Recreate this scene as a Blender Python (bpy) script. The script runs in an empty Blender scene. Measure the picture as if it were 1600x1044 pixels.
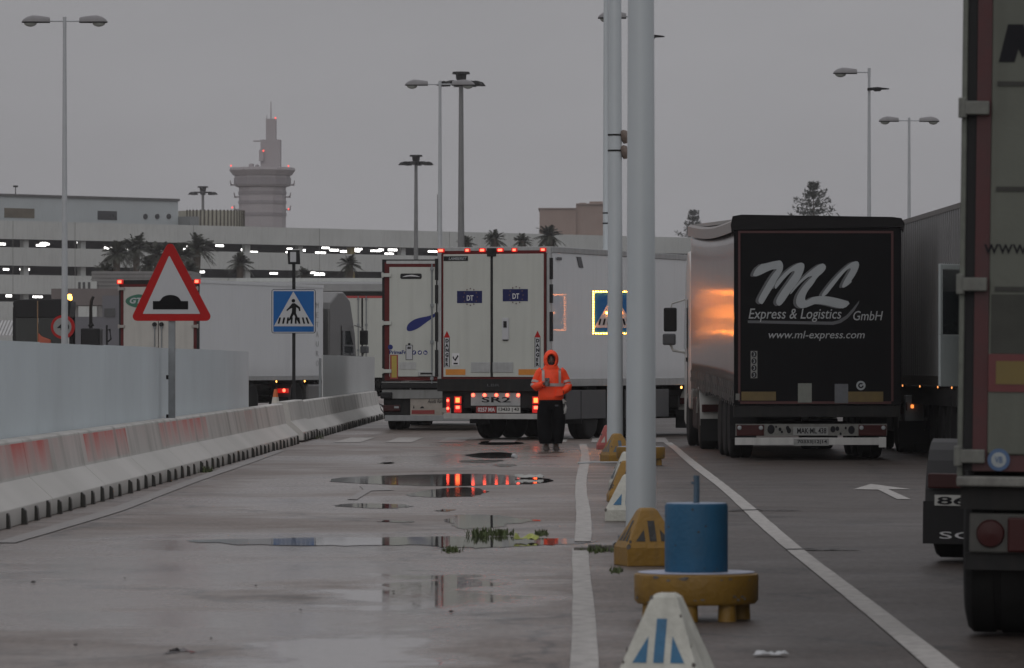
import bpy, bmesh, math, random
from mathutils import Matrix, Vector
R = math.radians
sc = bpy.context.scene
C = sc.collection
random.seed(7)
# ------------------------------------------------------------------ view model of the photograph (1600 x 1044)
K, CX, HY, CZ = 8000.0, 912.0, 571.0, 1.53
def PX(px, D): return (px - CX) * D / K
def PZ(py, D): return CZ - (py - HY) * D / K
def G(px, py):
    D = K * CZ / (py - HY)
    return ((px - CX) * D / K, D)
# ------------------------------------------------------------------ camera
cd = bpy.data.cameras.new('camera')
cam = bpy.data.objects.new('camera', cd); C.objects.link(cam)
cam.location = (0, 0, CZ); cam.rotation_euler = (R(90), 0, 0)
cd.sensor_width = 36; cd.lens = K / 1600 * 36
cd.shift_x = (800 - CX) / 1600; cd.shift_y = (HY - 522) / 1600
cd.clip_start = 0.5; cd.clip_end = 6000
cd.dof.use_dof = True; cd.dof.focus_distance = 95; cd.dof.aperture_fstop = 10
sc.camera = cam
# ------------------------------------------------------------------ world: heavy overcast at dusk
SUN_EL, SUN_ROT = R(24), R(188)
w = bpy.data.worlds.new('World'); sc.world = w; w.use_nodes = True
nt = w.node_tree; nt.nodes.clear()
def nd(t, typ, **kw):
    n = t.nodes.new(typ)
    for k, v in kw.items(): setattr(n, k, v)
    return n
sky = nd(nt, 'ShaderNodeTexSky'); sky.sky_type = 'NISHITA'; sky.sun_disc = False
sky.sun_elevation = SUN_EL; sky.sun_rotation = SUN_ROT
sky.air_density = 1.5; sky.dust_density = 4
hsv = nd(nt, 'ShaderNodeHueSaturation'); hsv.inputs['Saturation'].default_value = 0.15; hsv.inputs['Value'].default_value = 0.6
nt.links.new(sky.outputs[0], hsv.inputs['Color'])
tc = nd(nt, 'ShaderNodeTexCoord'); sep = nd(nt, 'ShaderNodeSeparateXYZ')
nt.links.new(tc.outputs['Generated'], sep.inputs[0])
mr = nd(nt, 'ShaderNodeMapRange'); mr.inputs['From Min'].default_value = 0; mr.inputs['From Max'].default_value = 1
mr.inputs['To Min'].default_value = 0.73; mr.inputs['To Max'].default_value = 2.1
nt.links.new(sep.outputs['Z'], mr.inputs['Value'])
cn = nd(nt, 'ShaderNodeTexNoise'); cn.inputs['Scale'].default_value = 2.2; cn.inputs['Detail'].default_value = 4
cmul = nd(nt, 'ShaderNodeMapRange'); cmul.inputs['From Min'].default_value = 0.3; cmul.inputs['From Max'].default_value = 0.7; cmul.inputs['To Min'].default_value = 0.88; cmul.inputs['To Max'].default_value = 1.10
cmp_ = nd(nt, 'ShaderNodeMapping'); cmp_.inputs['Scale'].default_value = (1.6, 1.6, 5.0); cn.inputs['Scale'].default_value = 3.0; cn.inputs['Detail'].default_value = 6
nt.links.new(tc.outputs['Generated'], cmp_.inputs[0]); nt.links.new(cmp_.outputs[0], cn.inputs['Vector']); nt.links.new(cn.outputs[0], cmul.inputs['Value'])
mm = nd(nt, 'ShaderNodeMath', operation='MULTIPLY')
nt.links.new(mr.outputs[0], mm.inputs[0]); nt.links.new(cmul.outputs[0], mm.inputs[1])
gm = nd(nt, 'ShaderNodeMix', data_type='RGBA', blend_type='MULTIPLY'); gm.inputs['Factor'].default_value = 1
gm.inputs[6].default_value = (3.60, 3.57, 3.74, 1)
nt.links.new(mm.outputs[0], gm.inputs[7])
mx = nd(nt, 'ShaderNodeMix', data_type='RGBA'); mx.inputs['Factor'].default_value = 0.92
nt.links.new(hsv.outputs[0], mx.inputs[6]); nt.links.new(gm.outputs[2], mx.inputs[7])
bg = nd(nt, 'ShaderNodeBackground'); bg.inputs['Strength'].default_value = 0.10
nt.links.new(mx.outputs[2], bg.inputs['Color'])
wo = nd(nt, 'ShaderNodeOutputWorld'); nt.links.new(bg.outputs[0], wo.inputs['Surface'])
# brighter cloud behind the photographer: one very soft sun
sl = bpy.data.lights.new('sun', 'SUN'); sl.energy = 0.3; sl.angle = R(50); sl.color = (1.0, 0.97, 0.93)
so = bpy.data.objects.new('sun', sl); C.objects.link(so)
so.rotation_euler = (R(90) - SUN_EL, 0, R(-8))
sc.view_settings.view_transform = 'Standard'; sc.view_settings.look = 'None'
sc.view_settings.gamma = 1; sc.view_settings.exposure = 0.0; sc.view_settings.use_curve_mapping = False
cy = sc.cycles
cy.use_denoising = True; cy.max_bounces = 6; cy.diffuse_bounces = 3; cy.glossy_bounces = 4; cy.volume_bounces = 2
cy.transmission_bounces = 4; cy.transparent_max_bounces = 8; cy.sample_clamp_indirect = 6; cy.use_light_tree = True
cy.caustics_reflective = True
# ------------------------------------------------------------------ materials
MATS = {}
def M(name, col, rough=0.5, metal=0.0, var=0.10, scale=2.0, streak=0.0, dirt=None, bump=0.0, bscale=40, coat=0.0, spec=0.5, coatr=0.08):
    if name in MATS: return MATS[name]
    m = bpy.data.materials.new(name); m.use_nodes = True; t = m.node_tree
    b = t.nodes['Principled BSDF']
    b.inputs['Roughness'].default_value = rough; b.inputs['Metallic'].default_value = metal
    b.inputs['Specular IOR Level'].default_value = spec
    b.inputs['Coat Weight'].default_value = coat; b.inputs['Coat Roughness'].default_value = coatr
    tcn = nd(t, 'ShaderNodeTexCoord')
    n1 = nd(t, 'ShaderNodeTexNoise'); n1.inputs['Scale'].default_value = scale; n1.inputs['Detail'].default_value = 5
    n1.inputs['Roughness'].default_value = 0.65
    t.links.new(tcn.outputs['Object'], n1.inputs['Vector'])
    r1 = nd(t, 'ShaderNodeMapRange'); r1.inputs['From Min'].default_value = 0.3; r1.inputs['From Max'].default_value = 0.7
    r1.inputs['To Min'].default_value = 1 - var; r1.inputs['To Max'].default_value = 1 + var
    t.links.new(n1.outputs[0], r1.inputs['Value'])
    mul = nd(t, 'ShaderNodeMix', data_type='RGBA', blend_type='MULTIPLY'); mul.inputs['Factor'].default_value = 1
    mul.inputs[6].default_value = (*col, 1); t.links.new(r1.outputs[0], mul.inputs[7])
    last = mul.outputs[2]
    if streak > 0:
        mp = nd(t, 'ShaderNodeMapping'); mp.inputs['Scale'].default_value = (6, 6, 0.35)
        n2 = nd(t, 'ShaderNodeTexNoise'); n2.inputs['Scale'].default_value = 1.6; n2.inputs['Detail'].default_value = 6
        t.links.new(tcn.outputs['Object'], mp.inputs[0]); t.links.new(mp.outputs[0], n2.inputs['Vector'])
        r2 = nd(t, 'ShaderNodeMapRange'); r2.inputs['From Min'].default_value = 0.48; r2.inputs['From Max'].default_value = 0.75
        r2.inputs['To Min'].default_value = 0; r2.inputs['To Max'].default_value = streak
        t.links.new(n2.outputs[0], r2.inputs['Value'])
        m2 = nd(t, 'ShaderNodeMix', data_type='RGBA'); m2.inputs[7].default_value = (*(dirt or (0.06, 0.055, 0.05)), 1)
        t.links.new(r2.outputs[0], m2.inputs['Factor']); t.links.new(last, m2.inputs[6]); last = m2.outputs[2]
    t.links.new(last, b.inputs['Base Color'])
    rr = nd(t, 'ShaderNodeMapRange'); rr.inputs['To Min'].default_value = max(0.02, rough - 0.12); rr.inputs['To Max'].default_value = min(1, rough + 0.12)
    t.links.new(n1.outputs[0], rr.inputs['Value']); t.links.new(rr.outputs[0], b.inputs['Roughness'])
    if bump > 0:
        n3 = nd(t, 'ShaderNodeTexNoise'); n3.inputs['Scale'].default_value = bscale; n3.inputs['Detail'].default_value = 4
        t.links.new(tcn.outputs['Object'], n3.inputs['Vector'])
        bp = nd(t, 'ShaderNodeBump'); bp.inputs['Strength'].default_value = bump; bp.inputs['Distance'].default_value = 0.02
        t.links.new(n3.outputs[0], bp.inputs['Height']); t.links.new(bp.outputs[0], b.inputs['Normal'])
    MATS[name] = m
    return m
def EM(name, col, strength, base=(0.1, 0.02, 0.02)):
    if name in MATS: return MATS[name]
    m = bpy.data.materials.new(name); m.use_nodes = True; b = m.node_tree.nodes['Principled BSDF']
    b.inputs['Base Color'].default_value = (*base, 1); b.inputs['Roughness'].default_value = 0.2
    b.inputs['Emission Color'].default_value = (*col, 1); b.inputs['Emission Strength'].default_value = strength
    MATS[name] = m
    return m
WHITE = M('trailer_white', (0.43, 0.445, 0.41), 0.42, var=0.05, scale=0.8, streak=0.16, dirt=(0.22, 0.21, 0.19), coat=0.3, coatr=0.15)
WHITE2 = M('trailer_white_worn', (0.48, 0.49, 0.45), 0.5, var=0.07, scale=0.9, streak=0.25, dirt=(0.2, 0.19, 0.17))
SIDEW = M('trailer_side_white', (0.56, 0.58, 0.59), 0.35, var=0.04, scale=0.6, streak=0.12, dirt=(0.26, 0.25, 0.24), coat=0.8, coatr=0.03)
NEARW = M('near_trailer_white_shaded', (0.118, 0.125, 0.106), 0.55, var=0.10, scale=1.5, streak=0.35, dirt=(0.06, 0.06, 0.05), bump=0.1, bscale=30, spec=0.2)  # low base puts shade on this rear into the dirty white
REDP = M('red_frame_paint', (0.095, 0.010, 0.010), 0.5, spec=.2, var=0.2, scale=3, streak=0.3, dirt=(0.05, 0.02, 0.02))
ALU = M('aluminium', (0.36, 0.37, 0.37), 0.42, metal=0.55, var=0.12, scale=5, streak=0.25, dirt=(0.12, 0.11, 0.1))
STEEL = M('galvanised_steel', (0.20, 0.215, 0.225), 0.5, metal=0.3, var=0.15, scale=6, streak=0.2)
DARKM = M('dark_chassis', (0.016, 0.016, 0.016), 0.7, var=0.3, scale=6, dirt=(0.04, 0.035, 0.03), streak=0.3, spec=0.2)
BLACKP = M('black_plastic', (0.011, 0.011, 0.012), 0.55, var=0.2, scale=8, spec=0.25)
RUBBER = M('tyre_rubber', (0.012, 0.012, 0.012), 0.85, var=0.25, scale=9, bump=0.15, bscale=30, spec=0.2)
RIM = M('wheel_rim', (0.25, 0.25, 0.25), 0.4, metal=0.6, var=0.3, scale=8, streak=0.4)
GLASS = M('dark_glass', (0.02, 0.024, 0.026), 0.06, var=0.1, spec=0.8)
GREYCAB = M('grey_cab_paint', (0.10, 0.10, 0.098), 0.35, metal=0.2, var=0.1, scale=2, streak=0.2, coat=0.4)
WHITECAB = M('white_cab_paint', (0.42, 0.42, 0.40), 0.4, var=0.08, scale=3, streak=0.25, dirt=(0.1, 0.09, 0.08), coat=0.3)
BLACKTARP = M('black_tarpaulin', (0.003, 0.003, 0.0038), 0.65, var=0.15, scale=1.5, bump=0.15, bscale=6, spec=0.12)
GREYLET = M('grey_lettering', (0.27, 0.29, 0.30), 0.5, var=0.06, scale=4)
GREYLET2 = M('grey_lettering_shade', (0.075, 0.078, 0.085), 0.5, var=0.06, scale=4)
BLACKLET = M('black_lettering', (0.010, 0.010, 0.013), 0.6, var=0.1, spec=.15)
WHITELET = M('white_lettering', (0.55, 0.55, 0.56), 0.5, var=0.05)
BLUELET = M('blue_lettering', (0.016, 0.024, 0.14), 0.5, var=0.08, spec=.2)
EUBLUE = M('flag_blue', (0.014, 0.018, 0.08), 0.5, var=0.08, spec=.2)
ORANGEREF = M('orange_reflector', (0.52, 0.20, 0.025), 0.4, var=0.1, scale=6)
YELLOWREF = M('yellow_reflector', (0.36, 0.27, 0.04), 0.4, var=0.12, scale=6)
DULLYEL = M('dull_yellow_reflector', (0.10, 0.065, 0.012), 0.45, var=0.15, scale=6)
DULLRED = M('dull_red_paint', (0.05, 0.007, 0.007), 0.5, var=0.2, scale=4)
REDLENS = M('red_lens_unlit', (0.035, 0.003, 0.003), 0.35, var=0.1, spec=.25)
GREENLET = M('green_badge', (0.02, 0.12, 0.075), 0.45, var=0.08)
PLATEW = M('plate_white', (0.42, 0.42, 0.40), 0.45, var=0.1, scale=10)
PLATER = M('plate_red', (0.22, 0.02, 0.02), 0.45, var=0.1, scale=10)
LRED = EM('lit_red_lens', (1.0, 0.012, 0.008), 0.42)
LREDC = EM('lit_red_bulb', (1.0, 0.075, 0.04), 6.5)
LORC = EM('lit_orange_bulb', (1.0, 0.13, 0.03), 5.0)
LAMB = EM('lit_amber_bulb', (1.0, 0.42, 0.08), 7.0)
LLED = EM('lit_sign_led', (1.0, 0.24, 0.02), 150.0)
LBEAC = EM('lit_beacon', (1.0, 0.36, 0.05), 12.0)
LWHITE = EM('lit_ceiling_tube', (1.0, 0.98, 0.95), 5.0, base=(0.5, 0.5, 0.5))
LAVI = EM('lit_aviation_lamp', (1.0, 0.10, 0.08), 1.6)
# ------------------------------------------------------------------ mesh builder
class MB:
    def __init__(s, M=None):
        s.bm = bmesh.new(); s.M = M.copy() if M is not None else Matrix()
    def add(s, vs, fs):
        bv = [s.bm.verts.new(s.M @ Vector(v)) for v in vs]
        for f in fs:
            try: s.bm.faces.new([bv[i] for i in f])
            except ValueError: pass
        return s
    def box(s, x0, x1, y0, y1, z0, z1):
        vs = [(x0,y0,z0),(x1,y0,z0),(x1,y1,z0),(x0,y1,z0),(x0,y0,z1),(x1,y0,z1),(x1,y1,z1),(x0,y1,z1)]
        return s.add(vs, [(0,3,2,1),(4,5,6,7),(0,1,5,4),(1,2,6,5),(2,3,7,6),(3,0,4,7)])
    def prism(s, pts, a0, a1, plane='xz'):
        n = len(pts)
        def v(p, a):
            if plane == 'xz': return (p[0], a, p[1])
            if plane == 'yz': return (a, p[0], p[1])
            return (p[0], p[1], a)
        vs = [v(p, a0) for p in pts] + [v(p, a1) for p in pts]
        fs = [tuple(range(n)), tuple(range(2*n-1, n-1, -1))]
        fs += [(i, i+n, (i+1) % n + n, (i+1) % n) for i in range(n)]
        return s.add(vs, fs)
    def cyl(s, p0, p1, r0, r1=None, seg=14):
        r1 = r0 if r1 is None else r1
        p0, p1 = Vector(p0), Vector(p1); d = (p1 - p0).normalized()
        a = Vector((0, 0, 1)) if abs(d.z) < 0.9 else Vector((1, 0, 0))
        u = d.cross(a).normalized(); v = d.cross(u)
        vs = []
        for p, r in ((p0, r0), (p1, r1)):
            for i in range(seg):
                t = 2*math.pi*i/seg
                vs.append(p + (u*math.cos(t) + v*math.sin(t))*r)
        fs = [tuple(range(seg-1, -1, -1)), tuple(range(seg, 2*seg))]
        fs += [(i, (i+1) % seg, (i+1) % seg + seg, i+seg) for i in range(seg)]
        return s.add(vs, fs)
    def tube(s, pts, r, seg=8):
        rs = r if isinstance(r, (list, tuple)) else [r]*len(pts)
        pts = [Vector(p) for p in pts]; vs = []; n = len(pts); up = None
        for k, p in enumerate(pts):
            d = (pts[min(k+1, n-1)] - pts[max(k-1, 0)]).normalized()
            if up is None: up = Vector((0, 0, 1)) if abs(d.z) < 0.9 else Vector((0, 1, 0))
            u = d.cross(up).normalized(); v = d.cross(u).normalized()
            for i in range(seg):
                t = 2*math.pi*i/seg; vs.append(p + (u*math.cos(t) + v*math.sin(t))*rs[k])
        fs = [tuple(range(seg-1, -1, -1)), tuple(range((n-1)*seg, n*seg))]
        for k in range(n-1):
            fs += [(k*seg+i, k*seg+(i+1) % seg, (k+1)*seg+(i+1) % seg, (k+1)*seg+i) for i in range(seg)]
        return s.add(vs, fs)
    def rings(s, rings, closed=True):
        n = len(rings[0]); vs = [p for r in rings for p in r]; fs = []
        for k in range(len(rings)-1):
            fs += [(k*n+i, k*n+(i+1) % n, (k+1)*n+(i+1) % n, (k+1)*n+i) for i in range(n)]
        if closed: fs += [tuple(range(n-1, -1, -1)), tuple(range((len(rings)-1)*n, len(rings)*n))]
        return s.add(vs, fs)
    def lathe(s, prof, c=(0, 0, 0), seg=24, axis='z'):
        rr = []
        for r, h in prof:
            ring = []
            for i in range(seg):
                t = 2*math.pi*i/seg; a, b = r*math.cos(t), r*math.sin(t)
                p = (a, b, h) if axis == 'z' else ((h, a, b) if axis == 'x' else (a, h, b))
                ring.append((c[0]+p[0], c[1]+p[1], c[2]+p[2]))
            rr.append(ring)
        return s.rings(rr)
    def flat(s, pts): return s.add(pts, [tuple(range(len(pts)))])
    def mesh(s, me, mat):
        bv = [s.bm.verts.new(s.M @ (mat @ v.co)) for v in me.vertices]
        for p in me.polygons:
            try: s.bm.faces.new([bv[i] for i in p.vertices])
            except ValueError: pass
        return s
    def text(s, body, x0, x1, z0, z1, y, shear=0.0, bold=0.0, ext=0.004, plane='rear', keep=False):
        me = text_mesh(body, shear, bold)
        xs = [v.co.x for v in me.vertices]; ys = [v.co.y for v in me.vertices]
        ax, bx, ay, by = min(xs), max(xs), min(ys), max(ys)
        sx, sz = (x1-x0)/max(bx-ax, 1e-6), (z1-z0)/max(by-ay, 1e-6)
        if plane == 'rear':
            mt = Matrix(((sx, 0, 0, x0-ax*sx), (0, 0, -ext, y), (0, sz, 0, z0-ay*sz), (0, 0, 0, 1)))
        elif plane == 'right':   # on the +x side, reading along +y; here x0,x1 are y values and y is the x position
            mt = Matrix(((0, 0, ext, y), (sx, 0, 0, x0-ax*sx), (0, sz, 0, z0-ay*sz), (0, 0, 0, 1)))
        return s.mesh(me, mt)
    def build(s, name, mat, parent=None, smooth=False, bevel=0.0):
        bmesh.ops.recalc_face_normals(s.bm, faces=s.bm.faces[:])
        me = bpy.data.meshes.new(name); s.bm.to_mesh(me); s.bm.free()
        me.materials.append(mat)
        if smooth:
            for p in me.polygons: p.use_smooth = True
            try: me.set_sharp_from_angle(angle=R(40))
            except Exception: pass
        o = bpy.data.objects.new(name, me); C.objects.link(o)
        if parent is not None: o.parent = parent
        if bevel > 0:
            bv = o.modifiers.new('bevel', 'BEVEL'); bv.width = bevel; bv.segments = 2; bv.limit_method = 'ANGLE'; bv.angle_limit = R(40)
        return o
_tm = {}
def text_mesh(body, shear, bold):
    key = (body, shear, bold)
    if key in _tm: return _tm[key]
    cu = bpy.data.curves.new('lettering', 'FONT'); cu.body = body; cu.shear = shear; cu.offset = bold; cu.extrude = 0.5; cu.resolution_u = 3
    ob = bpy.data.objects.new('lettering', cu); C.objects.link(ob)
    dg = bpy.context.evaluated_depsgraph_get()
    me = bpy.data.meshes.new_from_object(ob.evaluated_get(dg))
    bpy.data.objects.remove(ob); bpy.data.curves.remove(cu)
    _tm[key] = me
    return me
def tag(o, label=None, cat=None, group=None, kind=None):
    if label: o['label'] = label
    if cat: o['category'] = cat
    if group: o['group'] = group
    if kind: o['kind'] = kind
    return o
def thing(name, label, cat, loc=(0, 0, 0), rz=0.0, group=None):
    o = bpy.data.objects.new(name, None); C.objects.link(o); o.empty_display_size = 0.3
    o.location = loc; o.rotation_euler = (0, 0, rz)
    return tag(o, label, cat, group)
def copy_tree(o, parent=None):
    c = o.copy(); C.objects.link(c)
    if parent is not None: c.parent = parent
    for ch in [x for x in C.objects if x.parent == o]: copy_tree(ch, c)
    return c
def dup(o, loc, rz=0.0, label=None, group=None, scale=None):
    c = copy_tree(o); c.location = loc; c.rotation_euler = (0, 0, rz)
    if label: c['label'] = label
    if group: c['group'] = group
    if scale: c.scale = (scale,)*3
    return c
def T(x, y, z): return Matrix.Translation((x, y, z))
def RZ(a): return Matrix.Rotation(a, 4, 'Z')
ORD = ['first', 'second', 'third', 'fourth', 'fifth', 'sixth', 'seventh', 'eighth', 'ninth', 'tenth', 'eleventh', 'twelfth', 'thirteenth', 'fourteenth', 'fifteenth', 'sixteenth', 'seventeenth', 'eighteenth', 'nineteenth', 'twentieth']
# ------------------------------------------------------------------ ground
def ground_mat():
    m = bpy.data.materials.new('wet_asphalt'); m.use_nodes = True; t = m.node_tree; b = t.nodes['Principled BSDF']
    ge = nd(t, 'ShaderNodeNewGeometry')
    def noise(scale, detail, vec=None, rough=0.6):
        n = nd(t, 'ShaderNodeTexNoise'); n.inputs['Scale'].default_value = scale; n.inputs['Detail'].default_value = detail
        n.inputs['Roughness'].default_value = rough
        t.links.new(vec or ge.outputs['Position'], n.inputs['Vector']); return n.outputs[0]
    def mrange(v, a, c, lo, hi):
        r = nd(t, 'ShaderNodeMapRange'); r.inputs['From Min'].default_value = a; r.inputs['From Max'].default_value = c
        r.inputs['To Min'].default_value = lo; r.inputs['To Max'].default_value = hi
        t.links.new(v, r.inputs['Value']); return r.outputs[0]
    big = noise(0.16, 4); mid = noise(0.9, 5); fine = noise(14, 4); grain = noise(160, 2)
    sp = nd(t, 'ShaderNodeSeparateXYZ'); t.links.new(ge.outputs['Position'], sp.inputs[0])
    # the right-hand lanes are drier and darker than the puddled left lane
    side = mrange(sp.outputs['X'], -0.3, 1.2, 1.0, 0.0)
    wet = nd(t, 'ShaderNodeMath', operation='ADD')
    t.links.new(mrange(big, 0.38, 0.66, 0.0, 0.7), wet.inputs[0]); t.links.new(mrange(mid, 0.35, 0.7, -0.15, 0.3), wet.inputs[1])
    patch = None
    for (cx_, cy_, rx_, ry_, pw) in ((-1.30, 27.4, .68, 3.0, 1.0), (-2.55, 31, 1.6, 1.6, .8), (-3.4, 33.5, 1.5, 3.5, .6), (-1.7, 30.2, 1.1, 2.2, .85), (-3.0, 38, 2.6, 3.5, .75), (-0.98, 34.5, .85, 4.6, 1.0), (-2.2, 44, 2.2, 3.5, .8), (-2.5, 56, 2.0, 5, .6), (-3.4, 66, 1.3, 7, .5), (-2.2, 84, 2.0, 7, .6), (-1.0, 92, 1.4, 5, .6)):
        su = nd(t, 'ShaderNodeVectorMath', operation='SUBTRACT'); su.inputs[1].default_value = (cx_, cy_, 0); t.links.new(ge.outputs['Position'], su.inputs[0])
        di = nd(t, 'ShaderNodeVectorMath', operation='DIVIDE'); di.inputs[1].default_value = (rx_, ry_, 1); t.links.new(su.outputs[0], di.inputs[0])
        le = nd(t, 'ShaderNodeVectorMath', operation='LENGTH'); t.links.new(di.outputs[0], le.inputs[0])
        ad = nd(t, 'ShaderNodeMath', operation='ADD'); t.links.new(le.outputs['Value'], ad.inputs[0]); t.links.new(mrange(mid, .3, .7, -.45, .45), ad.inputs[1])
        v_ = mrange(ad.outputs[0], .55, 1.1, pw, 0)
        if patch is None: patch = v_
        else:
            mx_ = nd(t, 'ShaderNodeMath', operation='MAXIMUM'); t.links.new(patch, mx_.inputs[0]); t.links.new(v_, mx_.inputs[1]); patch = mx_.outputs[0]
    wet2 = nd(t, 'ShaderNodeMath', operation='MULTIPLY', use_clamp=True)
    t.links.new(wet.outputs[0], wet2.inputs[0]); t.links.new(mrange(side, 0, 1, 0.35, 1.0), wet2.inputs[1])
    col = nd(t, 'ShaderNodeMix', data_type='RGBA'); col.inputs[6].default_value = (0.118, 0.093, 0.079, 1); col.inputs[7].default_value = (0.088, 0.068, 0.058, 1)
    t.links.new(wet2.outputs[0], col.inputs['Factor'])
    c2 = nd(t, 'ShaderNodeMix', data_type='RGBA', blend_type='MULTIPLY'); c2.inputs['Factor'].default_value = 1
    v1 = nd(t, 'ShaderNodeMath', operation='MULTIPLY')
    t.links.new(mrange(fine, 0.3, 0.7, 0.78, 1.22), v1.inputs[0]); t.links.new(mrange(mid, 0.3, 0.7, 0.85, 1.15), v1.inputs[1])
    v2 = nd(t, 'ShaderNodeMath', operation='MULTIPLY')
    t.links.new(v1.outputs[0], v2.inputs[0]); t.links.new(mrange(side, 0, 1, 0.42, 1.18), v2.inputs[1])
    t.links.new(col.outputs[2], c2.inputs[6]); t.links.new(v2.outputs[0], c2.inputs[7])
    spk = nd(t, 'ShaderNodeMapping'); spk.inputs['Scale'].default_value = (26, 3.4, 1); t.links.new(ge.outputs['Position'], spk.inputs[0])
    sn = noise(1.0, 3, spk.outputs[0], .7)
    oil = noise(.5, 6, None, .7)
    v3 = nd(t, 'ShaderNodeMath', operation='MULTIPLY'); t.links.new(v2.outputs[0], v3.inputs[0]); t.links.new(mrange(sn, .25, .75, .6, 1.42), v3.inputs[1])
    v4 = nd(t, 'ShaderNodeMath', operation='MULTIPLY'); t.links.new(v3.outputs[0], v4.inputs[0]); t.links.new(mrange(oil, .56, .68, 1.0, .6), v4.inputs[1])
    t.links.new(v4.outputs[0], c2.inputs[7])
    # dark cracks and seams
    mpv = nd(t, 'ShaderNodeMapping'); mpv.inputs['Scale'].default_value = (0.22, 0.10, 0.2)
    vo = nd(t, 'ShaderNodeTexVoronoi', feature='DISTANCE_TO_EDGE'); vo.inputs['Scale'].default_value = 1.0
    dist = nd(t, 'ShaderNodeMix', data_type='RGBA', blend_type='LINEAR_LIGHT'); dist.inputs['Factor'].default_value = 0.10
    nn = nd(t, 'ShaderNodeTexNoise'); nn.inputs['Scale'].default_value = 1.3; nn.inputs['Detail'].default_value = 5
    t.links.new(ge.outputs['Position'], nn.inputs['Vector'])
    t.links.new(ge.outputs['Position'], mpv.inputs[0]); t.links.new(mpv.outputs[0], dist.inputs[6]); t.links.new(nn.outputs['Color'], dist.inputs[7])
    t.links.new(dist.outputs[2], vo.inputs['Vector'])
    crk = mrange(vo.outputs['Distance'], 0.0, 0.014, 0.2, 1.0)
    c3 = nd(t, 'ShaderNodeMix', data_type='RGBA', blend_type='MULTIPLY'); c3.inputs['Factor'].default_value = 0.85
    t.links.new(c2.outputs[2], c3.inputs[6]); t.links.new(crk, c3.inputs[7])
    t.links.new(c3.outputs[2], b.inputs['Base Color'])
    rgh = nd(t, 'ShaderNodeMath', operation='ADD')
    rb = nd(t, 'ShaderNodeMix', data_type='FLOAT'); rb.inputs[3].default_value = 0.05
    t.links.new(patch, rb.inputs[0]); t.links.new(mrange(wet2.outputs[0], 0, 1, 0.56, 0.18), rb.inputs[2])
    t.links.new(rb.outputs[0], rgh.inputs[0]); t.links.new(mrange(fine, 0.3, 0.7, -0.07, 0.07), rgh.inputs[1])
    t.links.new(rgh.outputs[0], b.inputs['Roughness'])
    t.links.new(mrange(side, 0, 1, .22, .46), b.inputs['Specular IOR Level'])
    bp = nd(t, 'ShaderNodeBump'); bp.inputs['Distance'].default_value = 0.01; t.links.new(mrange(patch, 0, 1, .22, 0.0), bp.inputs['Strength'])
    t.links.new(grain, bp.inputs['Height']); t.links.new(bp.outputs[0], b.inputs['Normal'])
    return m
GM = ground_mat()
g = MB(); g.flat([(-1500, -60, 0), (1500, -60, 0), (1500, 2400, 0), (-1500, 2400, 0)])
tag(g.build('ground', GM), kind='structure')
# puddles: shallow standing water in the hollows of the left lane
WATER = bpy.data.materials.new('puddle_water'); WATER.use_nodes = True
def water_nodes():
    t = WATER.node_tree; b = t.nodes['Principled BSDF']
    b.inputs['Base Color'].default_value = (0.035, 0.032, 0.032, 1); b.inputs['Roughness'].default_value = 0.035; b.inputs['IOR'].default_value = 1.4
    n = nd(t, 'ShaderNodeTexNoise'); n.inputs['Scale'].default_value = 1.5; n.inputs['Detail'].default_value = 2
    ge = nd(t, 'ShaderNodeNewGeometry'); t.links.new(ge.outputs['Position'], n.inputs['Vector'])
    bp = nd(t, 'ShaderNodeBump'); bp.inputs['Strength'].default_value = 0.012; bp.inputs['Distance'].default_value = 0.02
    t.links.new(n.outputs[0], bp.inputs['Height']); t.links.new(bp.outputs[0], b.inputs['Normal'])
water_nodes()
def smooth_poly(pts, it=2, jit=0.0):
    for _ in range(it):
        q = []
        for i in range(len(pts)):
            a, b = Vector(pts[i]), Vector(pts[(i+1) % len(pts)])
            q += [a*0.75+b*0.25, a*0.25+b*0.75]
        pts = q
    if jit: pts = [Vector((p[0] + random.gauss(0, jit), p[1] + random.gauss(0, jit*3))) for p in pts]
    return [tuple(p) for p in pts]
def water(px_pts, z=0.004, jit=0.03):
    ps = smooth_poly([Vector(G(*p)) for p in px_pts], 2, jit)
    m = MB(); m.flat([(p[0], p[1], z) for p in ps])
    return tag(m.build('puddle', WATER), kind='structure')
def c3(pts): return [(400+x*0.35, 660+y*0.35) for x, y in pts]
def c4(pts): return [(x*0.4375, 840+y*0.4375) for x, y in pts]
water(c3([(300,260),(400,245),(550,240),(800,232),(1100,232),(1180,245),(1290,248),(1330,258),(1290,272),(1180,278),(1100,278),(900,287),(700,284),(550,278),(380,270)]))
water(c3([(650,330),(720,310),(850,293),(960,290),(1020,300),(1010,330),(900,335),(760,334)]))
water(c3([(835,440),(880,415),(960,412),(1060,415),(1180,430),(1280,440),(1150,452),(1100,470),(960,480),(880,465)]))
water(c3([(-400,528),(0,522),(160,516),(600,514),(850,511),(1150,512),(1270,520),(1450,522),(1500,530),(1440,545),(1250,552),(1000,562),(860,560),(760,548),(560,550),(300,552),(0,548)]))
water(c3([(915,145),(1050,132),(1150,138),(1160,160),(1000,162)]))
water(c3([(890,172),(1060,167),(1120,171),(1050,182),(930,180)]))
water(c3([(980,90),(1050,80),(1200,88),(1190,100),(1000,102)]))
water(c3([(300,372),(440,364),(620,364),(720,378),(600,386),(440,382)]))
water(c3([(530,443),(600,439),(740,443),(640,450)]))
water(c3([(790,395),(860,388),(900,392),(850,402)]))
water(c3([(540,183),(590,177),(625,180),(590,188)]))
water(c3([(1060,190),(1130,186),(1190,192),(1080,202)]))
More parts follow.
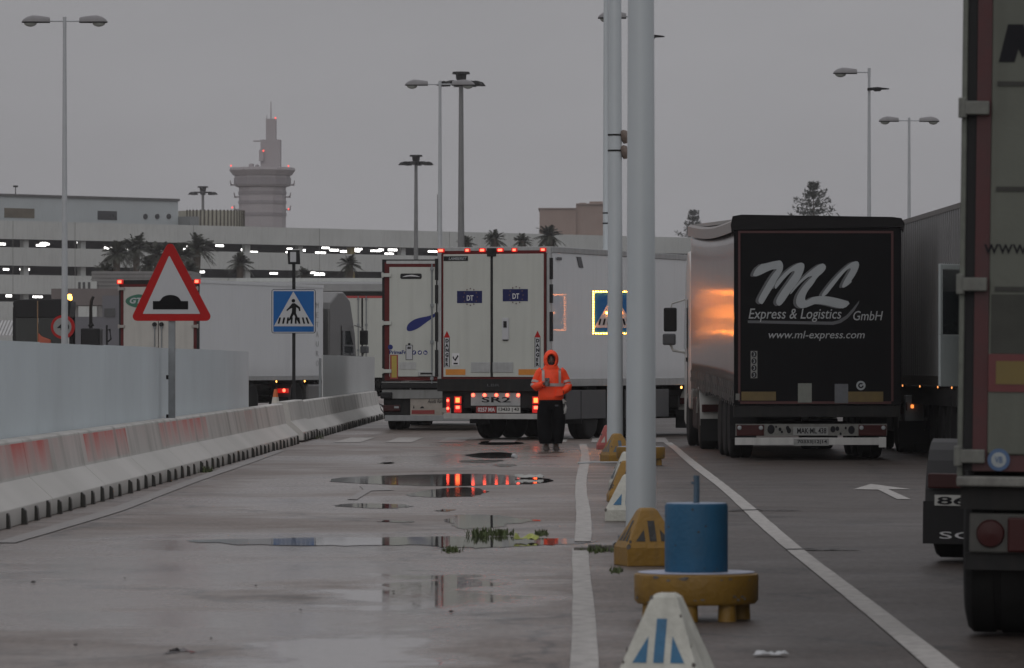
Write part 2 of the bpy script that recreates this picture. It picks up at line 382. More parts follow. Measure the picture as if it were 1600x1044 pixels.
# water(c4([(60,95),(600,80),(1100,86),(1130,95),(900,106),(640,128),(400,115),(200,108)]))
# water(c4([(720,470),(735,360),(1000,322),(1400,296),(1430,420),(1340,470)]))
# water(c4([(1395,215),(1540,112),(1640,100),(1720,160),(1640,260),(1530,275),(1420,255)]))
# water(c4([(-100,340),(180,320),(205,345),(110,380),(-100,420)]))
water(c4([(600,400),(680,398),(690,412),(620,420)]))
# painted markings
PAINT = M('road_paint', (0.36, 0.345, 0.325), 0.6, var=0.22, scale=7, streak=0.75, dirt=(0.10, 0.088, 0.08), bump=0.2, bscale=60, spec=.3)
PAINTW = M('road_paint_worn', (0.20, 0.185, 0.175), 0.5, var=0.35, scale=5)
def strip(pts, wd, z, name, mat, sub=1.2):
    dense = []
    for a, b in zip(pts[:-1], pts[1:]):
        a, b = Vector(a), Vector(b); n = max(1, int((b-a).length/sub))
        dense += [a.lerp(b, i/n) for i in range(n)]
    dense.append(Vector(pts[-1])); L, Rr = [], []
    for i, p in enumerate(dense):
        d = (dense[min(i+1, len(dense)-1)] - dense[max(i-1, 0)]).normalized(); nrm = Vector((d.y, -d.x))
        jw = wd/2*(1+.05*math.sin(i*.31)+random.uniform(-.03, .03)); off = 0.018*math.sin(i*0.23+wd)+random.uniform(-.0025, .0025)
        L.append(p - nrm*(jw-off)); Rr.append(p + nrm*(jw+off))
    m = MB()
    for i in range(len(dense)-1):
        m.flat([(L[i].x, L[i].y, z), (Rr[i].x, Rr[i].y, z), (Rr[i+1].x, Rr[i+1].y, z), (L[i+1].x, L[i+1].y, z)])
    return tag(m.build(name, mat), kind='structure')
strip([(-0.02, 19), (-0.01, 30), (-0.01, 42.6)], 0.138, 0.008, 'lane_line', PAINT)
strip([(-0.01, 44.3), (-0.03, 60), (0.01, 80), (0.0, 99)], 0.145, 0.008, 'lane_line', PAINT)
strip([(1.9, 19)] + [G(*p) for p in ((1467,1044),(1330,930),(1243,858),(1180,805),(1132,765),(1085,725),(1042,692))], 0.148, 0.008, 'lane_line', PAINT)
strip([(-4.98, 44), (-4.95, 54), (-5.2, 72), (-5.45, 92)], 0.19, 0.008, 'edge_line', PAINTW)
def mark(px_pts, name='road_arrow', mat=None):
    m = MB(); m.flat([(*G(*p), 0.008) for p in px_pts]); return tag(m.build(name, mat or PAINT), kind='structure')
mark([(1333,765.5),(1361,757),(1424,765.5),(1388,765.5),(1423,781),(1402,781),(1372,766)])
mark(c3([(405,346),(450,347),(515,308),(618,305),(545,283),(462,285),(480,303)]), mat=PAINTW)
for k in range(12):
    x0 = -4.95 + k*1.02
    m = MB(); m.flat([(x0, 101.5, .008), (x0+.52, 101.5, .008), (x0+.55, 108, .008), (x0+.03, 108, .008)])
    tag(m.build('crossing_stripe', PAINT if k in (0, 1, 4, 5) else PAINTW), kind='structure')
SEAM = M('dark_joint_filler', (0.02, 0.019, 0.018), 0.6, var=0.2)
for (xa, xb, y, wd) in ((1138, 1245, 798.5, .16), (1225, 1340, 860, .13), (1050, 1110, 795, .1)):
    xs = [xa+(xb-xa)*i/14 for i in range(15)]
    strip([G(x, y + random.uniform(-.6, .6)) for x in xs], wd, 0.0125, 'ground_joint', SEAM, sub=.08)
# ------------------------------------------------------------------ concrete barriers along the left edge
def barrier_mat():
    m = bpy.data.materials.new('barrier_concrete'); m.use_nodes = True; t = m.node_tree; b = t.nodes['Principled BSDF']
    b.inputs['Roughness'].default_value = 0.75
    ge = nd(t, 'ShaderNodeNewGeometry'); sp = nd(t, 'ShaderNodeSeparateXYZ'); t.links.new(ge.outputs['Position'], sp.inputs[0])
    n1 = nd(t, 'ShaderNodeTexNoise'); n1.inputs['Scale'].default_value = 0.45; n1.inputs['Detail'].default_value = 6; t.links.new(ge.outputs['Position'], n1.inputs['Vector'])
    mp = nd(t, 'ShaderNodeMapping'); mp.inputs['Scale'].default_value = (0.8, 0.8, 0.12); t.links.new(ge.outputs['Position'], mp.inputs[0])
    n2 = nd(t, 'ShaderNodeTexNoise'); n2.inputs['Scale'].default_value = 1.5; n2.inputs['Detail'].default_value = 6; t.links.new(mp.outputs[0], n2.inputs['Vector'])
    # faded red bands painted on the upper face, at fixed places along the row
    yr = nd(t, 'ShaderNodeMapRange'); yr.inputs['From Min'].default_value = 40; yr.inputs['From Max'].default_value = 100
    t.links.new(sp.outputs['Y'], yr.inputs['Value'])
    cr = nd(t, 'ShaderNodeValToRGB'); cr.color_ramp.interpolation = 'CONSTANT'
    stops = [(40, .0), (47.7, .45), (50.5, .75), (54.6, .15), (58.6, .75), (64.3, .08), (69.5, .6), (78.5, .05), (88, .3), (90, .04)]
    el = cr.color_ramp.elements
    el[0].position = 0; el[0].color = (0, 0, 0, 1); el[1].position = 1; el[1].color = (0, 0, 0, 1)
    for y, v in stops[1:]:
        e = el.new((y-40)/60); e.color = (v, v, v, 1)
    t.links.new(yr.outputs[0], cr.inputs['Fac'])
    def mrange(v, a, c, lo, hi):
        r = nd(t, 'ShaderNodeMapRange'); r.inputs['From Min'].default_value = a; r.inputs['From Max'].default_value = c
        r.inputs['To Min'].default_value = lo; r.inputs['To Max'].default_value = hi
        t.links.new(v, r.inputs['Value']); return r.outputs[0]
    def mul(a, c):
        q = nd(t, 'ShaderNodeMath', operation='MULTIPLY'); t.links.new(a, q.inputs[0]); t.links.new(c, q.inputs[1]); return q.outputs[0]
    zmask = mul(mrange(sp.outputs['Z'], 0.41, 0.43, 0, 1), mrange(sp.outputs['Z'], 0.74, 0.745, 1, 0))
    topz = mrange(sp.outputs['Z'], 0.42, 0.74, 0.30, 1.25)
    fade = mrange(n2.outputs[0], 0.40, 0.62, 1.0, 0.25)
    f = mul(mul(mul(cr.outputs[0], zmask), fade), topz)
    base = nd(t, 'ShaderNodeMix', data_type='RGBA'); base.inputs[6].default_value = (0.50, 0.49, 0.465, 1); base.inputs[7].default_value = (0.42, 0.415, 0.39, 1)
    t.links.new(mrange(n1.outputs[0], .35, .7, 0, 1), base.inputs['Factor'])
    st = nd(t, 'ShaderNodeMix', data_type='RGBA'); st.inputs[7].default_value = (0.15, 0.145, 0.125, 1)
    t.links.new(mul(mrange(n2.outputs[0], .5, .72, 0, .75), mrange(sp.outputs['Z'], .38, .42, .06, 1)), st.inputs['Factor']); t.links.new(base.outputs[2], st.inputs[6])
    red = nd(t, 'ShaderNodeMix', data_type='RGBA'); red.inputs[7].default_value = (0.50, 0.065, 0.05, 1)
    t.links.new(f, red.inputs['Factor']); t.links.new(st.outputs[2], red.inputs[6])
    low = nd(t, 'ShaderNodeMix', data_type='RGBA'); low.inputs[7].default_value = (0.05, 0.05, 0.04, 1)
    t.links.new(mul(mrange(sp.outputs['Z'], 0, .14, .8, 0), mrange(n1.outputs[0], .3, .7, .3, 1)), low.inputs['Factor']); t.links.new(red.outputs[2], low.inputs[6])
    t.links.new(low.outputs[2], b.inputs['Base Color'])
    n3 = nd(t, 'ShaderNodeTexNoise'); n3.inputs['Scale'].default_value = 25; n3.inputs['Detail'].default_value = 4; t.links.new(ge.outputs['Position'], n3.inputs['Vector'])
    bp = nd(t, 'ShaderNodeBump'); bp.inputs['Strength'].default_value = 0.35; bp.inputs['Distance'].default_value = 0.01
    t.links.new(n3.outputs[0], bp.inputs['Height']); t.links.new(bp.outputs[0], b.inputs['Normal'])
    return m
CONC = barrier_mat()
SLOT = M('wet_dark_slot', (0.022, 0.022, 0.018), 0.5, var=0.3, scale=10)
def barrier_x(y): return -5.40 - 0.0034*(y-47.3)
BL = 5.94
def make_barrier():
    root = thing('concrete_barrier', 'barrier', 'barrier', group='concrete barriers along the left edge')
    m = MB(); prof = [(0, 0), (0, .17), (-.24, .39), (-.31, .76), (-.33, .78), (-.51, .78), (-.53, .76), (-.60, .39), (-.84, .17), (-.84, 0)]
    m.prism([(p[0], p[1]) for p in prof], 0, BL, 'xz')
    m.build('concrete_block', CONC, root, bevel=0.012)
    for i in range(5):
        y = .5 + i*1.17 + random.uniform(-.2, .2); q = MB()
        wd = random.uniform(.08, .16); hh = random.uniform(.14, .175); pj = random.uniform(.028, .055)
        q.prism([(pj, .0), (pj-.012, hh-.02), (.012, hh+random.uniform(0, .02)), (-.02, hh), (-.02, 0)], y, y+wd, 'xz')
        q.build('drain_slot', SLOT, root)
    return root
bproto = make_barrier()
ys = [100.3 - 6*(i+1) for i in range(9)]; far = [102.0 + 6*i for i in range(8)]
for i, y in enumerate(ys):
    lab = ('pale grey concrete barrier ending the near row at the gap' if i == 0 else
           'concrete barrier with %s, %s block on the near side of the gap' % ('faded red paint bands' if i in (3, 4, 5, 6, 7, 8) else 'grey streaks', ORD[i]))
    o = bproto if i == 0 else copy_tree(bproto)
    o.location = (barrier_x(y), y, 0); o.rotation_euler = (0, 0, R(.195)); o['label'] = lab
for i, y in enumerate(far):
    lab = 'chipped concrete barrier starting the row beyond the gap' if i == 0 else 'plain grey concrete barrier, %s block beyond the gap' % ORD[i]
    dup(bproto, (barrier_x(y), y, 0.03 if i == 0 else 0), R(.195), lab)
# ------------------------------------------------------------------ sheet metal hoarding behind the barriers
PANEL = M('hoarding_sheet', (0.57, 0.635, 0.66), 0.75, var=0.07, scale=0.35, streak=0.05, dirt=(0.40, 0.43, 0.44), spec=.12)
PANEL2 = M('hoarding_sheet_pale', (0.47, 0.485, 0.48), 0.7, var=0.06, scale=0.5, streak=0.15, dirt=(0.2, 0.19, 0.18))
def hoarding(label, spans, mat, post_mat):
    root = thing('metal_fence', label, 'fence', (0, 0, 0))
    for k, (a, b_) in enumerate(spans):
        xa, xb = barrier_x(a)-.56, barrier_x(b_)-.56
        m = MB(); h = 1.78 + .006*(k % 2); t_ = .02 if k % 2 else .024
        m.prism([(xa, a+.006), (xa-t_, a+.006), (xb-t_, b_-.006), (xb, b_-.006)], .42, h, 'xy'); m.build('fence_panel', mat, root)
        for yy in [a+.05 + j*((b_-a-.1)/3) for j in range(3)]:
            q = MB(); q.box(barrier_x(yy)-.66, barrier_x(yy)-.60, yy, yy+.05, 0.0, 1.70); q.build('fence_post', post_mat, root)
    return root
hoarding('long pale blue grey sheet metal fence behind the red banded barriers', [(40.0, 48.3), (48.3, 56.4), (56.4, 64.4), (64.4, 72.5), (72.5, 80), (80, 87), (87, 93.5)], PANEL, STEEL)
hoarding('short pale sheet metal fence beyond the barrier gap', [(122, 130), (130, 138), (138, 147), (147, 155)], PANEL2, STEEL)
# ------------------------------------------------------------------ road signs
SIGNRED = M('sign_red', (0.36, 0.010, 0.010), 0.5, var=0.06, spec=.15)
SIGNWHITE = M('sign_white', (0.43, 0.44, 0.455), 0.5, var=0.03, spec=.15)
SIGNBLUE = M('sign_blue', (0.010, 0.10, 0.31), 0.5, var=0.05, spec=.15)
SIGNBLACK = M('sign_black', (0.006, 0.006, 0.007), 0.6, spec=.1)
NAVYEDGE = M('sign_navy_edge', (0.008, 0.014, 0.04), 0.5, spec=.15)
def round_poly(pts, r, n=5):
    out = []
    for i in range(len(pts)):
        p, a, b_ = Vector(pts[i]), Vector(pts[i-1]), Vector(pts[(i+1) % len(pts)])
        da, db = (a-p).normalized(), (b_-p).normalized(); ang = da.angle(db); d = r/math.tan(ang/2)
        s0, s1 = p+da*d, p+db*d; cc = p+(da+db).normalized()*(r/math.sin(ang/2))
        v0, v1 = s0-cc, s1-cc; a0, a1 = math.atan2(v0.y, v0.x), math.atan2(v1.y, v1.x)
        dd = (a1-a0+math.pi) % (2*math.pi) - math.pi
        out += [(cc.x+r*math.cos(a0+dd*k/n), cc.y+r*math.sin(a0+dd*k/n)) for k in range(n+1)]
    return out
D = 73.0; s = K/D
X0 = PX(268, D)
root = thing('warning_sign', 'red bordered triangular speed hump warning sign on a grey post at the fence', 'road sign', (X0, D, 0))
def L(px, py): return ((px-268)/s, CZ-(py-HY)/s)
m = MB(); m.prism(round_poly([L(265.5, 372), L(203, 501.5), L(333.5, 501.5)], .065), 0, .025); m.build('sign_plate', SIGNRED, root)
m = MB(); m.prism(round_poly([L(264.5, 399), L(223, 490.5), L(313, 490.5)], .008), -.004, 0.0); face = m.build('sign_face', SIGNWHITE, root)
hump = [L(239, 483.5), L(239, 470.5), L(249.5, 470.5)] + [L(266.5-15.5*math.cos(math.pi*k/14), 470.5-9.6*math.sin(math.pi*k/14)) for k in range(1, 14)] + [L(283, 470.5), L(294, 470.5), L(294, 483.5)]
m = MB(); m.prism(hump, -.008, -.004); m.build('hump_symbol', SIGNBLACK, face)
m = MB(); m.box(-.048, .048, .03, .10, .60, 2.75); m.build('post', STEEL, root, bevel=.006)
for zz in (1.36, .80, 2.3, 2.6):
    m = MB(); m.box(-.080, -.0485, .03, .10, zz-.03, zz+.03); m.build('clamp', BLACKP, root)
def crossing_sign(root, cx, cz, size, y, facing=-1, navy=True, symbol=True):
    k = size/450.0
    def q(u, v): return (cx+(u-385)*k, cz-(v-695)*k)
    def pr(pts, a, b_, name, mat, par):
        mm_ = MB(); mm_.prism(pts, y+facing*a, y+facing*b_); return mm_.build(name, mat, par)
    plate = pr(round_poly([q(160, 470), q(160, 920), q(610, 920), q(610, 470)], 26*k), 0, .03, 'sign_plate', NAVYEDGE, root)
    brd = pr(round_poly([q(166, 476), q(166, 914), q(604, 914), q(604, 476)], 20*k), .030, .033, 'white_border', SIGNWHITE, plate)
    blue = pr(round_poly([q(180, 490), q(180, 904), q(592, 904), q(592, 490)], 6*k), .033, .036, 'blue_field', SIGNBLUE, plate)
    pr([q(383, 492), q(184, 848), q(590, 848)], .036, .039, 'white_triangle', SIGNWHITE, plate)
    mm_ = MB()
    def pp(pts): mm_.prism(pts, y+facing*.039, y+facing*.042)
    pp([q(383+19*math.cos(t), 588+19*math.sin(t)) for t in [2*math.pi*i/14 for i in range(14)]])
    pp([q(*p) for p in [(372,614),(396,612),(418,628),(452,655),(456,690),(440,694),(434,668),(412,655),(410,712),(432,768),(440,790),(456,818),(442,822),(424,795),(414,775),(388,728),(358,778),(342,792),(322,790),(340,772),(366,706),(370,662),(346,672),(318,694),(312,682),(338,656)]])
    for i, (u, sh) in enumerate(((248,-26),(291,-22),(330,-14),(368,-8),(407,0),(436,14),(478,26),(516,34))):
        w0 = 9.5
        pp([q(u-w0, 758), q(u+w0, 758), q(u+w0+sh*.62, 822), q(u-w0+sh*.62, 822)])
    mm_.build('pedestrian_symbol', SIGNBLACK, plate)
    return plate
D = 112.0; s = K/D
root = thing('crossing_sign', 'square blue pedestrian crossing sign with a small black lamp box on top', 'road sign', (PX(459, D), D, 0))
crossing_sign(root, 0, PZ(486.5, D), 69/s, -.04)
m = MB(); m.box(-.035, .035, 0, .07, 0, PZ(412, D)); m.build('post', BLACKP, root)
zt, zb = PZ(391, D), PZ(413, D)
lb = MB(); lb.prism([(-.14, zt), (-.12, zb), (.14, zb), (.125, zt)], -.06, .10); box = lb.build('lamp_box', BLACKP, root, bevel=.004)
m = MB(); m.box(-.075, .055, -.064, -.06, zb+.05, zt-.04); m.build('lamp_lens', SIGNWHITE, box)
m = MB(); m.box(-.16, .15, -.08, .12, zt, zt+.02); m.build('solar_cap', ALU, box)
LEDS = LLED
def led_sign(root, cx, cz, size, y, facing, led=.0115, ledmat=None):
    plate = crossing_sign(root, cx, cz, size, y, facing)
    m = MB(); h = size/2*.945; n = 16; rr = size*led
    pts = []
    for i in range(n):
        f = -h+2*h*i/n
        pts += [(f, h), (h, -f), (-f, -h), (-h, f)]
    pts += [(-.02-h*.30, -h*.02), (h*.32, -h*.02), (-h*.14, h*.3), (h*.14, h*.3), (0, -h*.18), (h*.2, -h*.2)]  # inner LEDs: the left one is real, the others added for centre glow
    for px_, pz_ in pts: m.cyl((cx+px_, y+facing*.04, cz+pz_), (cx+px_, y+facing*.052, cz+pz_), rr*(1.6 if max(abs(px_), abs(pz_)) < h*.5 else 1), seg=8)
    m.build('warning_leds', ledmat or LEDS, plate)
D = 97.0; s = K/D
root = thing('crossing_sign', 'blue pedestrian crossing sign ringed by lit amber lights behind the pale poles', 'road sign', (PX(959.5, D), D, 0))
led_sign(root, 0, PZ(488.5, D), 69/s, -.05, -1); 
m = MB(); m.box(-.035, .035, 0, .07, 0, PZ(450, D)); m.build('post', STEEL, root)
# the second lit sign, on the far side of the crossing: seen only as a reflection in the white trailer
root = thing('crossing_sign', 'blue crossing sign with lit amber rim, hidden behind the black trailer', 'road sign', (6.40, 112.4, 0), R(-40))
led_sign(root, 0, 2.72, .84, -.05, -1, .012, EM('lit_sign_led_soft', (1.0, 0.28, 0.08), 20.0))
m = MB(); m.box(-.035, .035, 0, .07, 0, 3.0); m.build('post', STEEL, root)
# ------------------------------------------------------------------ big pale poles in the median
POLE = M('pole_pale_paint', (0.47, 0.51, 0.53), 0.42, var=0.05, scale=0.6, streak=0.10, dirt=(0.36, 0.37, 0.37), coat=0.2)
def big_pole(px, D, r0, r1, h, label, bands=()):
    root = thing('tall_pole', label, 'pole', (PX(px, D), D, 0), group='pale poles in the median')
    m = MB(); m.cyl((0, 0, .02), (0, 0, h), r0, r1, 40); m.build('shaft', POLE, root, smooth=True)
    m = MB(); m.box(-.24, .24, -.24, .24, 0, .025); pl = m.build('base_plate', STEEL, root)
    for sx in (-1, 1):
        for sy in (-1, 1):
            m = MB(); m.cyl((sx*.18, sy*.18, .025), (sx*.18, sy*.18, .08), .018, seg=6); m.build('anchor_bolt', STEEL, pl)
    for z in bands:
        rr = r0 + (r1-r0)*z/h
        m = MB(); m.cyl((0, 0, z-.014), (0, 0, z+.014), rr+.008, seg=40); m.build('strap', DARKM, root, smooth=True)
    return root
big_pole(1001.5, 43.5, .130, .080, 12.5, 'thickest pale grey pole, rising just behind the black striped yellow block')
p2 = big_pole(961, 85.0, .135, .085, 12.5, 'second pale pole with two dark straps holding a small box', (PZ(211, 85), PZ(235.5, 85)))
big_pole(947, 114.0, .085, .045, 12.8, 'thin farthest pale pole with two dark straps, partly behind the white trailer', (PZ(333, 114), PZ(349, 114)))
BRACK = M('rusty_brown_bracket', (0.16, 0.12, 0.10), 0.6, var=0.3, scale=15)
for zz in (PZ(214, 85), PZ(238, 85)):
    m = MB(); m.lathe([(.02, -.10), (.075, -.09), (.085, 0), (.06, .09), (.025, .12)], (0, 0, 0), 14, 'z')
    o = m.build('loudspeaker', BRACK, p2, smooth=True); o.location = (.17, -.02, zz); o.rotation_euler = (R(20), R(-24), 0)
# ------------------------------------------------------------------ street lamps
LAMPM = M('lamp_grey', (0.40, 0.42, 0.435), 0.45, var=0.08, scale=2)
LHEAD = M('lamp_head_grey', (0.20, 0.195, 0.20), 0.5, var=0.1, scale=4)
BOWL = M('lamp_bowl', (0.34, 0.36, 0.34), 0.15, var=0.05)
def lamp_head(root, x_in, x_out, z, flip, y=0.0):
    sg = 1 if x_out > x_in else -1; Ln = abs(x_out-x_in); rings = []
    for u, hh, wd in ((0, .13, .10), (.06, .15, .12), (.4, .19, .17), (.62, .20, .19), (.82, .15, .17), (.94, .08, .12), (1.0, .012, .04)):
        ring = []
        for i in range(12):
            a = math.pi*i/11; ring.append((x_in+sg*Ln*u, y+wd*math.cos(a), z+hh*math.sin(a)))
        rings.append(ring)
    m = MB(); m.rings(rings); hd = m.build('lamp_head', LHEAD, root, smooth=True)
    m = MB(); m.prism([(x_in, y-.10), (x_in+sg*Ln*.6, y-.19), (x_in+sg*Ln*.95, y-.12), (x_in+sg*Ln, y), (x_in+sg*Ln*.95, y+.12), (x_in+sg*Ln*.6, y+.19), (x_in, y+.10)], z-.03, z-.001, 'xy'); m.build('head_rim', BLACKP, hd)
    m = MB(); rings = []
    for a in (0, 25, 50, 75, 88):
        ring = []
        for i in range(16):
            t = 2*math.pi*i/16
            ring.append((x_in+sg*Ln*.69+.20*math.cos(R(a))*math.cos(t), y+.13*math.cos(R(a))*math.sin(t), z-.03-.12*math.sin(R(a))))
        rings.append(ring)
    m.rings(rings); m.build('lamp_bowl', BOWL, hd, smooth=True)
def double_lamp(label, group):
    root = thing('street_lamp', label, 'street lamp', group=group)
    m = MB(); m.cyl((0, 0, 0), (0, 0, 12.0), .115, .05, 16); m.cyl((0, 0, 11.75), (0, 0, 12.08), .055, seg=12); m.build('pole', LAMPM, root, smooth=True)
    m = MB(); m.cyl((-.52, 0, 11.95), (.52, 0, 11.95), .022); m.build('cross_arm', LAMPM, root)
    lamp_head(root, -.45, -1.30, 11.93, 1); lamp_head(root, .45, 1.30, 11.93, 1)
    return root
LG = 'tall grey street lamps'
l0 = double_lamp('tall double headed street lamp standing over the orange tractor', LG)
D = 155; l0.location = (PX(101, D), D, 0)
dup(l0, (PX(687.5, 192), 192, 0), R(0), 'double headed street lamp rising behind the white trailer with red lights', LG, 1.01)['label']
dup(l0, (PX(1420.5, 218), 218, 0), R(4), 'smaller double headed street lamp beside the ribbed dark trailer', LG, 1.0)
def single_lamp(label):
    root = thing('street_lamp', label, 'street lamp', group='street lamps with one long and one short dark head')
    m = MB(); m.cyl((0, 0, 0), (0, 0, 12.0), .10, .045, 16); m.cyl((0, 0, 11.8), (0, 0, 12.1), .055, seg=12); m.build('pole', LAMPM, root, smooth=True)
    m = MB(); m.cyl((-.50, 0, 11.95), (0, 0, 11.95), .022); m.build('cross_arm', LAMPM, root)
    lamp_head(root, -.43, -1.28, 11.92, 1)
    m = MB(); m.prism([(-.06, 11.30), (-.06, 11.39), (.30, 11.42), (.70, 11.37), (.72, 11.345), (.45, 11.33), (.40, 11.28), (.2, 11.27), (.15, 11.31)], -.13, .13); m.build('flat_lamp_head', BLACKP, root, bevel=.01)
    return root
l1 = single_lamp('street lamp with one long head and a flat dark head over the black trailer')
l1.location = (PX(1358, 182), 182, 0)
dup(l1, (PX(1001, 153), 153, 0), 0, 'street lamp hidden behind the thick pale pole, its heads showing either side')
def high_mast(label):
    root = thing('high_mast_light', label, 'mast light', group='tall floodlight masts')
    m = MB(); m.cyl((0, 0, 0), (0, 0, 24.4), .34, .17, 18); m.build('mast', M('mast_grey', (0.16, 0.165, 0.165), 0.5, var=.1), root, smooth=True)
    m = MB(); m.cyl((0, 0, 23.7), (0, 0, 24.2), .35, seg=14); m.cyl((0, 0, 24.2), (0, 0, 24.62), .40, .44, 14); m.cyl((0, 0, 24.62), (0, 0, 24.80), .72, .68, 14); m.build('mast_head', DARKM, root)
    ringp = [(1.15*math.cos(2*math.pi*i/16), 1.15*math.sin(2*math.pi*i/16), 24.0) for i in range(17)]
    m = MB(); m.tube(ringp, .07, 6)
    for i in range(8):
        a = 2*math.pi*i/8; m.cyl((.2*math.cos(a), .2*math.sin(a), 24.1), (1.2*math.cos(a), 1.2*math.sin(a), 23.95), .05, seg=6)
    m.build('light_ring', DARKM, root)
    for i in range(8):
        a = 2*math.pi*(i+.3)/8; c_, s_ = math.cos(a), math.sin(a)
        m = MB(Matrix.Translation((1.55*c_, 1.55*s_, 23.85)) @ RZ(a))
        m.prism([(-.35, .16), (-.1, .22), (.2, .12), (.42, -.16), (-.42, -.16)], -.2, .2); m.build('floodlight', DARKM, root)
    return root
hm = high_mast('tallest floodlight mast with a ring of dark lamps behind the white trailer')
hm.location = (PX(720.5, 406), 406, 0)
dup(hm, (PX(650, 506), 506, 0), R(20), 'shorter floodlight mast in front of the lit car park', scale=.90)
dup(hm, (PX(317, 800), 800, 0), R(35), 'distant floodlight mast showing above the car park roof', scale=1.19)
# ------------------------------------------------------------------ concrete separator blocks and bollards in the median
def paintblock(name, col): return M(name, col, 0.6, var=0.14, scale=5, streak=0.30, dirt=(0.07, 0.06, 0.05), bump=0.35, bscale=28)
BWHITE = paintblock('block_white', (0.46, 0.46, 0.41)); BYEL = paintblock('block_yellow', (0.25, 0.135, 0.016)); BRED = paintblock('block_red', (0.42, 0.10, 0.09))
SBLUE = paintblock('stripe_blue', (0.025, 0.12, 0.23)); SBLACK = paintblock('stripe_black', (0.025, 0.025, 0.025)); SGREY = paintblock('stripe_grey_blue', (0.07, 0.10, 0.13))
CHIP = M('exposed_concrete', (0.12, 0.11, 0.10), 0.85, var=0.3, scale=20, bump=.5, bscale=40)
def block(px, D, wd, h, rz, mat, smat, label, base=.075, shift=0.0, faces=(0, 1, 2, 3)):
    root = thing('separator_block', label, 'concrete block', (PX(px, D)+shift, D, 0), rz, 'pyramid shaped blocks in the median')
    hb, ht = wd/2, wd*.132; zt = h
    def ring(a, z): return [(-a, -a, z), (a, -a, z), (a, a, z), (-a, a, z)]
    m = MB(); m.rings([ring(hb, 0), ring(hb, base), ring(ht+.012, zt-.02), ring(ht-.01, zt)])
    o = m.build('concrete_body', mat, root, bevel=.007)
    # painted stripes on all four faces, 3 mm proud
    def onface(u, z):  # u sideways, z height on the front face
        a = hb + (ht-hb)*(z-base)/(zt-base); return (u, -a-.004, z)
    for k in faces:
        mt = RZ(k*math.pi/2); q = MB(mt)
        z0, z1 = base+.045*h/.4, base+.68*(zt-base); wv = wd*.064
        q.flat([onface(-wv, z0), onface(wv, z0), onface(wv, z1), onface(-wv, z1)])
        for sg in (-1, 1):
            pts = [onface(sg*wd*.15, z0), onface(sg*wd*.325, z0), onface(sg*wd*.15, base+.46*(zt-base))]
            q.flat(pts)
        q.build('painted_stripes', smat, root)
    for j in range(11):
        a = random.choice((0, 1, 2, 3)); u = random.uniform(-.8, .8); zz = base + (zt*.95-base)*random.random()**1.8; e = hb+(ht-hb)*(zz-base)/(zt-base)
        q = MB(RZ(a*math.pi/2)); r_ = random.uniform(.008, .026)
        pts = [(e*(1 if u > 0 else -1)*.97 + r_*random.uniform(.6, 1.1)*math.cos(t)*.7, -e-.005, zz+r_*random.uniform(.6, 1.1)*math.sin(t)) for t in [2*math.pi*i/9 for i in range(9)]]
        q.flat(pts); q.build('chipped_patch', CHIP, root)
    return root
block(1042, 25.1, .40, .415, R(-14), BWHITE, SBLUE, 'white block with blue stripes in front of the blue and yellow bollard', base=.035, faces=(0, 2))
block(1011, 39.2, .42, .44, R(14), BYEL, SBLACK, 'yellow block with black stripes at the foot of the thick pole', base=.14)
block(985, 50.4, .46, .46, R(-6), BWHITE, SBLUE, 'white block with a blue stripe just beyond the thick pole', base=.11)
block(980, 57.5, .44, .46, R(3), BYEL, SBLACK, 'scuffed yellow block between two white ones beyond the pole')
block(981, 63.5, .44, .46, R(5), BWHITE, SGREY, 'farther white block leaning out behind the scuffed yellow one')
block(964, 80.5, .42, .46, R(20), BYEL, SGREY, 'yellow block with grey stripe at the foot of the second pole', base=.12)
block(950, 93.5, .42, .44, R(2), BRED, BWHITE, 'red and white block farthest along the median')
BLUEC = M('bollard_blue', (0.018, 0.085, 0.165), 0.55, var=0.09, scale=6, streak=0.12, dirt=(0.014, 0.03, 0.05), bump=0.3, bscale=35, spec=.25)
BYDISC = M('bollard_yellow', (0.225, 0.125, 0.016), 0.55, var=0.12, scale=5, streak=0.2, dirt=(0.08, 0.05, 0.02), bump=0.3, bscale=30)
DISCTOP = M('disc_top_skylit', (0.36, 0.38, 0.47), 0.5, var=0.1, scale=6)  # pale bluish: sky light on the top is put into the colour
